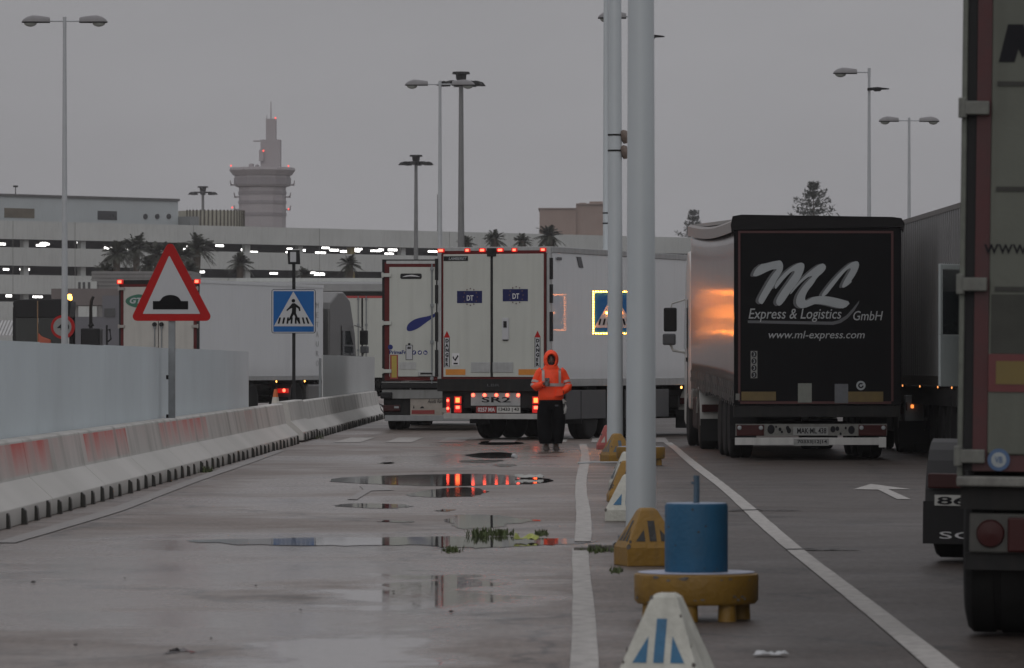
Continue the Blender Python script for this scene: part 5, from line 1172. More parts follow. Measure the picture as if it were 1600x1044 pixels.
# roof storey on the left
ub = FU(305)
m = MB(); m.box(0, ub, 3.0, 26, 17.0, 20.15); up = m.build('roof_storey', ROOFB, root)
m = MB(); m.box(-.1, ub+.1, 2.8, 26.1, 20.15, 20.42); m.build('roof_edge', M('roof_edge_dark', (.10, .10, .10), .6), up)
for (a, b_, c_, d_, mt_) in ((0, 7, 322, 337, BROWNWIN), (33, 80, 324, 339, BROWNWIN), (179, 209, 328.5, 342.5, DARKWIN)):
    m = MB(); m.box(FU(a), FU(b_), 2.95, 3.0, FZ(a, d_), FZ(a, c_)); m.build('window', mt_, up)
for px in (253.5, 272, 290):
    x, z = FU(px), FZ(px, 337.5); m = MB(); m.cyl((x, 2.9, z), (x, 3.0, z), .30, seg=18); m.build('round_window', DARKWIN, up)
m = MB(); m.box(FU(306), FU(320), 1.0, 4, 17.0, 18.4); m.build('roof_hut', M('hut_grey', (.2, .21, .21), .6), root)
m = MB(); m.cyl((FU(28), 6, 20), (FU(28), 6, 24.2), .04, seg=6); m.build('aerial', DARKM, root)
m = MB(); m.cyl((FU(77), 6, 20), (FU(77), 6, 21.4), .05, seg=6); m.box(FU(74), FU(80), 5.9, 6.1, 21.3, 21.5); m.build('aerial', DARKM, root)
m = MB(); m.cyl((FU(737), 6, 17), (FU(737), 6, 22.0), .035, seg=6); m.build('aerial', DARKM, root)
x0, x1 = FU(361), FU(440); xc = (x0+x1)/2; rr = (x1-x0)/2
m = MB(); m.cyl((xc, 8, 17.0), (xc, 8, FZ(400, 328)), rr, seg=40); dr = m.build('stair_drum', M('drum_cream', (.36, .345, .28), .65, var=.08), root, smooth=True)
m = MB()
for i in range(26):
    a = math.pi + math.pi*(i+.5)/26; m.box(xc+rr*math.cos(a)-.06, xc+rr*math.cos(a)+.06, 8+rr*math.sin(a)-.08, 8+rr*math.sin(a)+.08, 17.1, FZ(400, 328)+.1)
m.build('drum_ribs', M('drum_rib_dark', (.10, .09, .07), .6), dr)
# ------------------------------------------------------------------ control tower in the haze
D = 1000.0
TOW = M('tower_concrete_hazed', (0.33, 0.305, 0.315), 0.7, var=0.06, scale=.05)  # lightened base: part of the distance haze is put into the colour
root = thing('control_tower', 'hazy grey control tower with a stepped top and red lamps', 'tower', (PX(406, D), D+8, 0))
def tz(py): return PZ(py, D)
def tr(px): return abs(px-406)*D/K
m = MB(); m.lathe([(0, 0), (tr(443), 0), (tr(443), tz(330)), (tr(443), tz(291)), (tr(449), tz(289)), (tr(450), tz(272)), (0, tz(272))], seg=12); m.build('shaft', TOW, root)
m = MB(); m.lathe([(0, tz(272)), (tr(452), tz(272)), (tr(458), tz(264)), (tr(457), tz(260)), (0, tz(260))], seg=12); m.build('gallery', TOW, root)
BAND = M('tower_band', (0.22, 0.20, 0.21), .5)
for pa, pb, rx in ((276, 287, 451), (297, 302, 444), (312, 317, 444), (331, 336, 444)):
    m = MB(); m.lathe([(tr(rx)-.6, tz(pb)), (tr(rx), tz(pb)), (tr(rx), tz(pa)), (tr(rx)-.6, tz(pa))], seg=12); m.build('window_band', BAND, root)
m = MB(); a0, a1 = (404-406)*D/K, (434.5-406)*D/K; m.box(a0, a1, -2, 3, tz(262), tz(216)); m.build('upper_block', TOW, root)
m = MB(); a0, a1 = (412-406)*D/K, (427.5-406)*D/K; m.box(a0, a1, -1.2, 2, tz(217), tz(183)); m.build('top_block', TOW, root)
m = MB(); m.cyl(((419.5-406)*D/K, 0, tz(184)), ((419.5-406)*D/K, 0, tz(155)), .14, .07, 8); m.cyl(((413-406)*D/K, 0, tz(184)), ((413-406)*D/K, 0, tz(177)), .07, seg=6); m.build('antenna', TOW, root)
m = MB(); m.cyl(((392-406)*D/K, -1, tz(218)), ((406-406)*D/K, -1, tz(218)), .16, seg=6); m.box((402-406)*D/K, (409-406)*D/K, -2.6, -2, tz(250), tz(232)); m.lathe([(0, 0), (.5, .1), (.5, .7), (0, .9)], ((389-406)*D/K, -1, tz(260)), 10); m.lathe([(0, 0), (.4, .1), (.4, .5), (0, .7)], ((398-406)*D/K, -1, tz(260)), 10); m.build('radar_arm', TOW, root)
for sx in (-1, 1):
    for py, rx in ((288, 449), (307, 443), (327, 443)):
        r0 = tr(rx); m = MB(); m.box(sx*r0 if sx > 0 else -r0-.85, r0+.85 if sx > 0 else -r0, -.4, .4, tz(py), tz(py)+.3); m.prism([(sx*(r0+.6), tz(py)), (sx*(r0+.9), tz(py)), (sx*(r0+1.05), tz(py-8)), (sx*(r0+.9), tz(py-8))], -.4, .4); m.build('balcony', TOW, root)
for px, py in ((360, 258.5), (450, 259), (428, 182.5), (409, 234), (362, 324), (450, 326.5)):
    m = MB(); m.lathe([(0, -.2), (.17, -.1), (.17, .1), (0, .2)], ((px-406)*D/K, -6.4 if py > 240 else -2.8, tz(py)), 10); m.build('aviation_lamp', LAVI, root)
# ------------------------------------------------------------------ brown building on the right
D = 820.0
BR = M('brown_brick_wall', (0.27, 0.20, 0.17), 0.8, var=0.14, scale=.12, streak=.2, dirt=(.33, .3, .27))
root = thing('brown_building', 'brown flat roofed building left of the pale poles', 'building', (PX(843, D), D, 0))
def bx(px): return (px-843)*D/K
m = MB(); m.box(0, bx(900), 0, 14, 0, PZ(327, D)); m.box(bx(900), bx(968), .5, 14, 0, PZ(320, D)); m.build('wall', BR, root)
m = MB(); m.box(-.2, bx(900)-.01, -.2, 14.1, PZ(327, D)+.01, PZ(325, D)); m.box(bx(900)+.01, bx(968)+.2, .2, 14.1, PZ(320, D)+.01, PZ(318, D)); m.build('roof', M('brown_roof', (.22, .17, .15), .8), root)
m = MB(); m.box(bx(905), bx(916), 3, 5, PZ(318, D), PZ(316, D)); m.box(bx(921), bx(942), 3, 6, PZ(318, D), PZ(314, D)); m.build('roof_hut', BR, root)
# ------------------------------------------------------------------ low buildings behind the trucks
GP = M('grey_plank_wall', (0.20, 0.195, 0.19), 0.7, var=.15, scale=.6, streak=.2); BRC = M('brown_canopy', (0.14, 0.12, 0.115), 0.7, var=.15, scale=.4); BLUG = M('blue_grey_wall', (0.125, 0.125, 0.14), .6, var=.08, scale=.5)
D = 380.0
root = thing('grey_hall', 'low grey hall with a flat roof under the palms', 'building', (PX(140, D), D, 0))
def hx(px): return (px-140)*D/K
m = MB(); m.box(hx(143), hx(300), 0, 9, 0, PZ(424, D)); m.build('wall', GP, root)
m = MB()
for k in range(6): m.box(hx(143), hx(300), -.03, 0, PZ(428+k*6.0, D)-.05, PZ(428+k*6.0, D))
m.build('wall_ledges', M('ledge_grey', (.10, .10, .098), .7), root)
m = MB(); m.box(hx(120), hx(152), -.4, 6, 0, PZ(440, D)); m.build('side_wing', CONCW, root)
for px in (125, 132, 140):
    m = MB(); m.box(hx(px-2), hx(px+2), -.45, -.4, PZ(452, D), PZ(441, D)); m.build('window', DARKWIN, root)
D = 330.0
root = thing('yard_canopy', 'brown flat canopy on posts behind the orange tractor', 'canopy', (PX(80, D), D, 0))
def hx(px): return (px-80)*D/K
m = MB(); m.box(hx(80), hx(190), 0, 6, PZ(477, D), PZ(451, D)); m.build('roof', BRC, root)
for px in (82, 118, 160, 186):
    m = MB(); m.box(hx(px)-.12, hx(px)+.12, .3, .6, 0, PZ(477, D)); m.build('post', GP, root)
D = 250.0
root = thing('yard_cabin', 'blue grey site cabin beside the orange tractor', 'cabin', (PX(112, D), D, 0))
def hx(px): return (px-112)*D/K
m = MB(); m.box(hx(112), hx(187), 0, 5, .15, PZ(495, D)); m.box(hx(160), hx(187), .0, 5, PZ(495, D), PZ(462, D)); m.build('wall', BLUG, root)
m = MB(); m.box(hx(163), hx(180), -.05, -.0, PZ(495, D), PZ(482, D)); m.build('window', DARKWIN, root)
m = MB(); m.box(hx(110), hx(189), -.15, 5.1, PZ(495, D)+.001, PZ(495, D)+.1); m.build('roof', BRC, root) if False else None
D = 300.0
root = thing('grey_shed', 'long low grey shed roof behind the pedestrian sign', 'building', (PX(360, D), D, 0))
def hx(px): return (px-360)*D/K
m = MB(); m.prism([(0, 0), (0, PZ(445, D)), (10, PZ(436, D)), (10, 0)], hx(350), hx(640), 'yz'); m.build('wall', M('shed_grey', (.20, .205, .205), .6, var=.1, scale=.5, streak=.15), root)
m = MB(); m.box(hx(348), hx(642), -.3, 0, PZ(455, D), PZ(445, D)+.05); m.build('roof_edge', M('shed_edge', (.26, .265, .265), .6, var=.1), root)
m = MB(); m.box(hx(350), hx(640), 10.02, 10.3, PZ(436, D)-.3, PZ(430, D)); m.build('rear_parapet', CONCW, root)
D = 200.0
root = thing('striped_awning', 'small white striped sloping roof left of the orange tractor', 'awning', (PX(-5, D), D, 0))
def hx(px): return (px+5)*D/K
m = MB(); m.prism([(0, PZ(524, D)), (2.2, PZ(500, D)), (2.2, PZ(500, D)-.08), (0, PZ(524, D)-.08)], hx(-25), hx(22), 'yz'); m.build('roof', M('awning_white', (.42, .42, .42), .5), root)
m = MB()
for k in range(8): m.prism([(0, PZ(524, D)+.012), (2.2, PZ(500, D)+.012), (2.2, PZ(500, D)+.002), (0, PZ(524, D)+.002)], hx(-20+k*5.2), hx(-18+k*5.2), 'yz')
m.build('stripes', GP, root)
for px in (-22, 18):
    m = MB(); m.box(hx(px)-.05, hx(px)+.05, .9, 1.0, 0, PZ(513, D)-.12); m.build('post', GP, root)
# ------------------------------------------------------------------ trees
FROND = M('palm_leaf', (0.030, 0.034, 0.020), 0.6, var=.3, scale=1.5); DRYF = M('palm_trunk', (0.085, 0.068, 0.052), .85, var=.3, scale=4, bump=.4, bscale=8)
def palm_mesh(seed, nf=46):
    rnd = random.Random(seed); m = MB()
    for k in range(nf):
        az = rnd.uniform(0, 2*math.pi); el = R(rnd.choice((80, 65, 50, 35, 20, 5, -10, -30)) + rnd.uniform(-9, 9)); Ln = rnd.uniform(1.5, 2.2); dr = rnd.uniform(.5, 1.1)
        h = Vector((math.cos(az), math.sin(az), 0)); pts = []
        for i in range(9):
            u = i/8; pts.append(h*(Ln*u*math.cos(el)*(1-.08*u)) + Vector((0, 0, Ln*u*math.sin(el) - dr*Ln*.5*u*u)))
        side = Vector((-h.y, h.x, 0))
        for i in range(8):
            p, q_ = pts[i], pts[i+1]; d = (q_-p).normalized()
            m.flat([p-side*.02, p+side*.02, q_+side*.012, q_-side*.012])
            for sub in (0, .5):
                a = p.lerp(q_, sub); u = (i+sub)/8; ll = .52*math.sin(math.pi*min(1, .18+u*.85))**.7
                for sg in (-1, 1):
                    e = a + side*sg*ll*.75 + d*ll*.75 + Vector((0, 0, -ll*rnd.uniform(.1, .55))); wv = d*.06
                    m.flat([a-wv, a+wv, e])
    bmesh.ops.recalc_face_normals(m.bm, faces=[]) 
    me = bpy.data.meshes.new('crown'); m.bm.to_mesh(me); m.bm.free(); me.materials.append(FROND); return me
PM = [palm_mesh(1), palm_mesh(2), palm_mesh(3)]
def palm(px, py, D, rpx, k, label):
    zc = PZ(py, D); root = thing('palm_tree', label, 'palm tree', (PX(px, D), D, 0), random.uniform(0, 6), 'palm trees in front of the car park')
    o = bpy.data.objects.new('crown', PM[k % 3]); C.objects.link(o); o.parent = root; o.location = (0, 0, zc); sc_ = rpx*D/K/1.5; o.scale = (sc_,)*3
    m = MB(); rr = [.34, .26, .24, .24, .32, .30, .10]; hs = [0, .6, zc*.4, zc*.8, zc-.7*sc_, zc-.2*sc_, zc+.15]
    m.rings([[(r_*math.cos(2*math.pi*i/12), r_*math.sin(2*math.pi*i/12), h_) for i in range(12)] for r_, h_ in zip(rr, hs)]); m.build('trunk', DRYF, root, smooth=True)
PL = [(182, 398, 430, 27, 'palm at the left end of the cluster over the grey hall'), (213, 388, 440, 30, 'tall full palm, second from the left in the cluster'), (246, 398, 425, 30, 'palm behind the tip of the triangular sign'), (281, 402, 430, 28, 'palm just right of the triangular sign tip'), (308, 388, 440, 30, 'tall palm at the right end of the cluster'), (164, 424, 410, 20, 'short low palm left of the cluster'), (375, 412, 420, 22, 'lone palm left of the black lamp box'), (546, 413, 420, 20, 'lone palm right of the black lamp box'),
      (232, 416, 415, 22, 'low dark palm under the cluster'), (296, 424, 418, 21, 'low shaggy palm right of the triangular sign'), (476, 430, 430, 17, 'faint low palm behind the pedestrian sign post'), (728, 380, 440, 17, 'leftmost palm over the lit white trailer'), (773, 374, 450, 19, 'second palm over the lit white trailer'), (816, 377, 450, 16, 'third palm over the lit white trailer'), (858, 369, 440, 24, 'largest palm over the corner of the lit white trailer')]
for k, p_ in enumerate(PL): palm(*p_[:4], k, p_[4])
NEED = M('pine_needles', (0.045, 0.052, 0.040), .7, var=.25, scale=1)
def norfolk(px, py_top, D, rpx, label, seed):
    rnd = random.Random(seed); H_ = PZ(py_top, D); root = thing('norfolk_pine', label, 'pine tree', (PX(px, D), D, 0)); rm = rpx*D/K
    m = MB(); m.cyl((0, 0, 0), (0, 0, H_), .35, .04, 10); m.build('trunk', DRYF, root)
    m = MB(); tiers = 12
    for t_ in range(tiers):
        z = H_ - .25 - t_*(rm*.33) ; rad = rm*min(1.0, (.30+.2*t_))*rnd.uniform(.75, 1.1)
        for b_ in range(8):
            a = 2*math.pi*b_/8 + t_*.5 + rnd.uniform(-.2, .2); L_ = rad*rnd.uniform(.7, 1.1)
            pts = [Vector((math.cos(a)*L_*u, math.sin(a)*L_*u, z + .30*L_*u*u - .06*L_*u)) for u in (0, .25, .5, .75, 1)]
            m.tube(pts, [.05, .045, .04, .03, .02], 4)
            for i in range(44):
                u = rnd.uniform(.18, 1.03); c_ = Vector((math.cos(a)*L_*u, math.sin(a)*L_*u, z+.30*L_*u*u-.06*L_*u)); s_ = .105*rm; c_.z += rnd.uniform(-.12, .14)*rm
                v1 = Vector((rnd.uniform(-1, 1), rnd.uniform(-1, 1), rnd.uniform(-.2, .9)))*s_; v2 = Vector((rnd.uniform(-1, 1), rnd.uniform(-1, 1), rnd.uniform(-.3, .5)))*s_
                m.flat([c_-v1*.6, c_+v2*.4, c_+v1, c_-v2*.35])
    m.build('crown', NEED, root)
norfolk(1271, 289, 640, 42, 'hazy tiered pine showing above the black truck', 3)
norfolk(1084, 331, 860, 28, 'faint smaller pine left of the black truck roof', 5)
# ------------------------------------------------------------------ orange yard tractor behind the fence
D = 160.0
ORP = M('tractor_orange', (0.38, 0.075, 0.03), .45, var=.15, scale=3, streak=.2)
root = thing('yard_tractor', 'orange tractor with a black cab, lit amber beacon and speed disc', 'tractor', (PX(20, D), D, 0))
def tx(px): return (px-20)*D/K
def tzz(py): return PZ(py, D)
W2 = .85
m = MB(); m.prism([(tx(20), tzz(474)), (tx(22), tzz(469.5)), (tx(30), tzz(468)), (tx(104), tzz(467)), (tx(110), tzz(470)), (tx(110), tzz(479)), (tx(108), tzz(496)), (tx(24), tzz(497)), (tx(21), tzz(480))], 0, 1.7); m.build('cab_roof', BLACKP, root, bevel=.03)
m = MB(); m.prism([(tx(20), tzz(480)), (tx(24), tzz(480)), (tx(24), 1.2), (tx(19), 1.2)], .02, .10); m.build('cab_frame', BLACKP, root); m = MB(); m.prism([(tx(108), tzz(497)), (tx(112), tzz(497)), (tx(113), 1.2), (tx(109), 1.2)], .02, .10); m.build('cab_frame', BLACKP, root); m = MB(); m.prism([(tx(99.5), tzz(479)), (tx(109), tzz(479)), (tx(110), 1.2), (tx(100.5), 1.2)], 1.6, 1.68); m.build('cab_frame', BLACKP, root)
m = MB(); m.box(tx(58), tx(59.6), -.01, .05, 1.6, tzz(470)); m.build('orange_pillar', M('pillar_tan', (.22, .13, .06), .5), root)
m = MB(); m.box(tx(24), tx(58), .04, .05, 1.5, tzz(480)); m.box(tx(60), tx(100), .04, .05, 1.5, tzz(480)); m.build('cab_glass', M('cab_glass_dim', (.018, .021, .020), .08, spec=.3), root)
m = MB(); m.box(tx(26), tx(104), .10, 1.6, .9, 1.62); m.build('cab_body', ORP, root, bevel=.04)
m = MB(); m.prism([(tx(33), 1.62), (tx(33), tzz(512)), (tx(38), tzz(505)), (tx(52), tzz(503)), (tx(56), tzz(515)), (tx(54), 1.62)], .6, 1.1); m.build('seat', BLACKP, root, bevel=.05)
m = MB(); m.prism([(tx(60), tzz(520)), (tx(66), tzz(526)), (tx(80), tzz(531)), (tx(80), 1.3), (tx(60), 1.3)], -.10, .02); m.build('side_fender', ORP, root, bevel=.03)
cx_, cz_ = tx(99), tzz(511)
m = MB(); m.cyl((cx_, -.16, cz_), (cx_, -.10, cz_), .375, seg=36); ds = m.build('speed_disc', SIGNRED, root)
m = MB(); m.cyl((cx_-.015, -.165, cz_), (cx_-.015, -.16, cz_), .285, seg=36); f_ = m.build('disc_face', M('disc_dull', (.22, .225, .22), .4), ds)
m = MB(); m.text('40', cx_-.17, cx_+.20, cz_-.10, cz_+.10, -.167, bold=.03); m.build('lettering', BLACKLET, f_)
m = MB(); m.cyl((tx(107), .3, tzz(478)), (tx(107), .3, tzz(470)), .035, seg=8); m.cyl((tx(107), .3, tzz(471)), (tx(107), .3, tzz(469)), .09, seg=14); b_ = m.build('beacon_base', BLACKP, root)
m = MB(); m.lathe([(0, 0), (.08, .0), (.085, .10), (.06, .17), (0, .19)], (tx(107), .3, tzz(468.8)), 16); m.build('beacon', LBEAC, b_, smooth=True)
m = MB(); m.box(tx(125), tx(155), .2, 1.2, 1.0, tzz(513)); m.build('engine_cover', BLACKP, root, bevel=.04)
m = MB(); m.box(tx(108), tx(125), .3, 1.1, .9, 1.75); m.box(tx(112), tx(162), .35, 1.05, .8, 1.2); m.build('chassis', ORP, root)
m = MB(); m.tube([(tx(139), .6, tzz(513)), (tx(139), .6, tzz(480)), (tx(140), .6, tzz(470)), (tx(143), .6, tzz(463))], [.055, .05, .05, .045], 12); m.cyl((tx(136), .6, tzz(510)), (tx(143), .6, tzz(506)), .06); m.build('exhaust_pipe', DARKM, root, smooth=True)
m = MB(); m.box(tx(164), tx(167), .3, .36, 1.0, tzz(508)); m.tube([(tx(167), .3, tzz(534)), (tx(172), .3, tzz(530)), (tx(170), .3, tzz(514)), (tx(167), .3, tzz(516))], .03, 6); m.build('hitch_rack', BLACKP, root)
for x, r_ in ((tx(50), .72), (tx(148), .52)):
    for sd, yy in ((-1, .05), (1, 1.45)): 
        wheel(root, RZ(R(90)) , yy, -x, r_, .42, -sd)
# ------------------------------------------------------------------ small things
D = 130.0
CONEW = M('cone_white', (.48, .47, .45), .5); CONEO = M('cone_orange', (.55, .13, .03), .5)
root = thing('traffic_cone', 'white traffic cone with an orange tip behind the barrier gap', 'traffic cone', (PX(430.5, D), D, 0))
zt = PZ(608, D)
m = MB(); m.box(-.26, .26, -.26, .26, 0, .05); m.build('base', CONEO, root, bevel=.01)
m = MB(); m.lathe([(0, .05), (.19, .05), (.10, zt*.62), (0, zt*.62)], seg=20); m.build('white_body', CONEW, root, smooth=True)
m = MB(); m.lathe([(0, zt*.62), (.098, zt*.621), (.075, zt*.78), (0, zt*.78)], seg=20); m.build('reflective_band', M('cone_band', (.55, .52, .46), .4), root, smooth=True)
m = MB(); m.lathe([(0, zt*.78), (.073, zt*.781), (.035, zt), (0, zt)], seg=20); m.build('orange_tip', CONEO, root, smooth=True)
def scrap(name, label, cat, px, py, pts, mat, thick=.0):
    x, y = G(px, py); m = MB(); k = y/K
    rnd = random.Random(px)
    return x, y, k
def crumple(px, py, wpx, hpx, label, cat, mat, name, seed):
    x, y = G(px, py); k = y/K; rnd = random.Random(seed); n = 9; m = MB(); rows = []
    for j in range(4):
        rows.append([((i/(n-1)-.5)*wpx*k + rnd.uniform(-.01, .01), (j-1.5)*wpx*k*.22, .012 + max(0, hpx*k*rnd.uniform(.1, 1.0)*(1-abs(j-1.5)/2.2))) for i in range(n)])
    vs = [p for r_ in rows for p in r_]; fs = [(j*n+i, j*n+i+1, (j+1)*n+i+1, (j+1)*n+i) for j in range(3) for i in range(n-1)]
    m.add(vs, fs); o = m.build(name, mat); o.location = (x, y, 0)
    sm = o.modifiers.new('thick', 'SOLIDIFY'); sm.thickness = .004
    return tag(o, label, cat)
PAPER = M('litter_paper', (.42, .43, .44), .45, var=.1)
crumple(1204, 1026, 52, 10, 'crumpled silvery paper scrap on the asphalt near the bollard', 'litter', PAPER, 'paper_scrap', 4)
crumple(827, 748, 44, 8, 'pale torn board lying in the middle puddle', 'litter', M('board_pale', (.33, .33, .31), .6, var=.1), 'torn_board', 8)
o = crumple(822, 847, 38, 16, 'torn yellow green carton lying in the front puddle', 'litter', M('carton_green', (.33, .36, .08), .5, var=.25, scale=8), 'torn_carton', 11)
x, y = G(803.5, 716)
m = MB(); m.lathe([(0, -.16), (.045, -.155), (.05, -.02), (.05, .09), (.02, .13), (.02, .16), (0, .16)], (0, 0, 0), 14, 'y'); o = m.build('plastic_bottle', PAPER, smooth=True); o.location = (x, y, .035); o.rotation_euler = (0, 0, R(12)); o.scale = (.75, .75, .75); tag(o, 'small white plastic bottle lying by the far puddle', 'bottle')
x, y = G(945, 725.5)
m = MB(); m.tube([(-.42, 0, .02), (-.2, .02, .03), (0, 0, .028), (.2, .03, .03)], .016, 6); o = m.build('pale_rod', PAPER); o.location = (x, y, 0); tag(o, 'thin pale rod lying beside the yellow block', 'rod')
GRASS = M('weed_green', (.055, .075, .022), .7, var=.35, scale=8)
def weeds(px, py, wpx, hpx, n, label, seed):
    x, y = G(px, py); k = y/K; rnd = random.Random(seed); m = MB()
    for i in range(n):
        bx_, by_ = rnd.gauss(0, .26)*wpx*k, rnd.gauss(0, .18); h_ = hpx*k*rnd.uniform(.35, 1.0); a = rnd.uniform(0, 6.28); ln = rnd.uniform(.1, .6)*h_; wv = rnd.uniform(.006, .014)
        dx, dy = math.cos(a), math.sin(a)
        m.flat([(bx_-dy*wv, by_+dx*wv, 0), (bx_+dy*wv, by_-dx*wv, 0), (bx_+dx*ln*.5+dy*wv*.8, by_+dy*ln*.5-dx*wv*.8, h_*.65), (bx_+dx*ln, by_+dy*ln, h_)])
    o = m.build('weed_tuft', GRASS); o.location = (x, y, 0); tag(o, label, 'weeds', 'weeds growing from cracks')
weeds(752, 838, 30, 15, 110, 'bushy weed tuft left of the yellow green carton', 1)
weeds(782, 836, 44, 12, 120, 'row of weeds growing at the edge of the front puddle', 2)
weeds(846, 836, 18, 10, 60, 'small weed tuft right of the yellow green carton', 3)
weeds(705, 862, 26, 10, 70, 'weed tuft at the near edge of the front puddle', 4)
weeds(933, 862, 40, 12, 80, 'dark weeds beside the lane line break', 5)
weeds(962, 893, 18, 8, 50, 'tiny weed near the yellow block', 6)
weeds(488, 686, 26, 10, 70, 'weeds at the foot of the chipped barrier by the gap', 7)
weeds(318, 738, 26, 12, 70, 'weeds against the foot of the left barriers', 8)
x, y = G(925, 861)
m = MB(); 
for i in range(9):
    a = random.uniform(-.5, .5); m.box(-.5+i*.12, -.42+i*.12+random.uniform(0, .05), a*.2-.05, a*.2+.05, 0, random.uniform(.02, .06))
o = m.build('rubble_pile', CHIP, bevel=.008); o.location = (x+.35, y, 0); tag(o, 'broken concrete bits beside the lane line break', 'rubble')
STONE = M('loose_stone', (.05, .045, .042), .8)
for i, (px, py, r_) in enumerate(((52, 912, .017), (118, 1010, .012), (400, 917, .010), (195, 905, .009), (705, 958, .015), (615, 926, .011), (470, 955, .009), (330, 1000, .009))):
    x, y = G(px, py); m = MB(); rnd = random.Random(i)
    m.lathe([(0, 0), (r_, .004), (r_*1.1, r_*.5), (r_*.5, r_*.9), (0, r_)], seg=8); o = m.build('loose_stone', STONE); o.location = (x, y, .004); o.scale = (1, rnd.uniform(.7, 1.3), 1)
    tag(o, 'small dark stone lying on the wet asphalt, ' + ('farthest left' , 'near the bottom left', 'in the left lane middle', 'beside the left wet patch', 'at the red reflection', 'left of the red reflection', 'in the lower wet patch', 'above the lower wet patch')[i], 'stone', 'loose stones on the wet asphalt')
# ------------------------------------------------------------------ person in the hooded orange jacket, 
D = 91.3; s = K/D
pr = thing('person', 'person walking in a hooded orange high visibility jacket and wide black trousers', 'person', (PX(861, D), D, 0), R(4))
SKIN = M('skin', (.13, .075, .055), .5, var=.08, scale=20); HIVIS = M('hivis_orange', (1.0, .070, .009), .6, var=.10, scale=8, bump=1.0, bscale=7); TAPE = M('reflective_tape', (.42, .36, .34), .35, var=.05)
TROU = M('black_trousers', (.006, .006, .007), .9, spec=.1, var=.3, scale=10, bump=.4, bscale=14); SHOE = M('shoe_brown', (.05, .038, .034), .6, var=.2, scale=20); SOCK = M('shoe_pale', (.34, .33, .32), .6)
def skin_mesh(name, verts, edges, mat, parent, root_i=0, sub=2):
    me = bpy.data.meshes.new(name); me.from_pydata([v[:3] for v in verts], edges, []); o = bpy.data.objects.new(name, me); C.objects.link(o); o.parent = parent
    sk = o.modifiers.new('skin', 'SKIN'); sk.use_smooth_shade = True
    if not me.skin_vertices: 
        bm = bmesh.new(); bm.from_mesh(me); bm.verts.layers.skin.verify(); bm.to_mesh(me); bm.free()
    for i, v in enumerate(verts):
        r_ = v[3] if isinstance(v[3], tuple) else (v[3], v[3]); me.skin_vertices[0].data[i].radius = r_; me.skin_vertices[0].data[i].use_root = (i == root_i)
    ss = o.modifiers.new('sub', 'SUBSURF'); ss.levels = sub; ss.render_levels = sub
    me.materials.append(mat); return o
V = []; E = []
def v(x, y, z, r): V.append((x, y, z, r)); return len(V)-1
def e(*ids):
    for a, b_ in zip(ids[:-1], ids[1:]): E.append((a, b_))
pel = v(0, 0, .92, (.14, .11)); wai = v(0, 0, 1.08, (.13, .10)); che = v(0, 0, 1.30, (.15, .11)); sho = v(0, .01, 1.43, (.10, .08)); nek = v(0, 0, 1.51, .055); hd0 = v(0, -.01, 1.575, (.068, .08)); hd1 = v(0, -.005, 1.65, (.072, .092)); hd2 = v(0, .0, 1.715, (.055, .07))
e(pel, wai, che, sho, nek, hd0, hd1, hd2)
nose = v(0, -.105, 1.615, .012); e(hd1, nose) if False else None
V.pop()
# arm on the photo's left (holding a phone), arm on the right (hand in the pocket)
aL = [v(-.17, .01, 1.42, .062), v(-.25, .03, 1.28, .052), v(-.285, .0, 1.15, .045), v(-.22, -.12, 1.17, .038), v(-.125, -.22, 1.21, .028)]; e(sho, *aL)
pL = v(-.095, -.25, 1.22, (.036, .018)); e(aL[-1], pL)
for i in range(4):
    z = 1.245-.018*i; f1 = v(-.075+.004*i, -.275, z, .010); f2 = v(-.050, -.300, z-.004, .009); f3 = v(-.062, -.322, z-.006, .008); e(pL, f1, f2, f3)
t1 = v(-.105, -.275, 1.262, .011); t2 = v(-.085, -.305, 1.282, .009); e(pL, t1, t2)
aR = [v(.17, .01, 1.42, .062), v(.26, .03, 1.28, .052), v(.30, .0, 1.15, .045), v(.26, -.10, 1.09, .038), v(.19, -.15, 1.06, .03)]; e(sho, *aR)
pR = v(.165, -.155, 1.045, (.034, .02)); e(aR[-1], pR)
for i in range(4): e(pR, v(.145, -.160, 1.055-.018*i, .010), v(.120, -.162, 1.045-.018*i, .009))
e(pR, v(.16, -.175, 1.07, .011), v(.14, -.185, 1.075, .009))
for sx, fx, fy in ((-1, -.095, -.05), (1, .09, .06)):
    e(pel, v(sx*.10, .0, .85, .085), v(sx*.095, fy*.5-.02, .48, .058), v(fx, fy, .12, .040), v(fx, fy-.08, .04, .034))
body = skin_mesh('body', V, E, SKIN, pr)
# facial features as small children of the body
for sx in (-1, 1):
    m = MB(); m.lathe([(0, -.012), (.010, -.008), (.012, 0), (0, .01)], (sx*.030, -.088, 1.655), 10, 'y'); m.build('eye', M('eye_dark', (.02, .016, .014), .3), body, smooth=True)
    m = MB(); m.box(sx*.030-.017, sx*.030+.017, -.094, -.084, 1.672, 1.679); m.build('eyebrow', BLACKLET, body)
m = MB(); m.rings([[(-.008, -.090, 1.66), (.008, -.090, 1.66), (.004, -.085, 1.662), (-.004, -.085, 1.662)], [(-.016, -.112, 1.622), (.016, -.112, 1.622), (.016, -.085, 1.618), (-.016, -.085, 1.618)]]); m.build('nose', SKIN, body, smooth=True)
m = MB(); m.box(-.024, .024, -.092, -.082, 1.588, 1.597); m.build('mouth', M('lips', (.10, .045, .04), .5), body, bevel=.003)
BEARD = M('beard_dark', (.02, .016, .014), .8)
m = MB(); m.rings([[(.066*math.cos(t), -.012-.075*math.sin(t), z) for t in [math.pi*i/12 for i in range(13)]] + [(.05*math.cos(t), -.012-.05*math.sin(t), z) for t in [math.pi*i/12 for i in range(12, -1, -1)]] for z in (1.535, 1.56, 1.582)]); m.build('beard', BEARD, body, smooth=True)
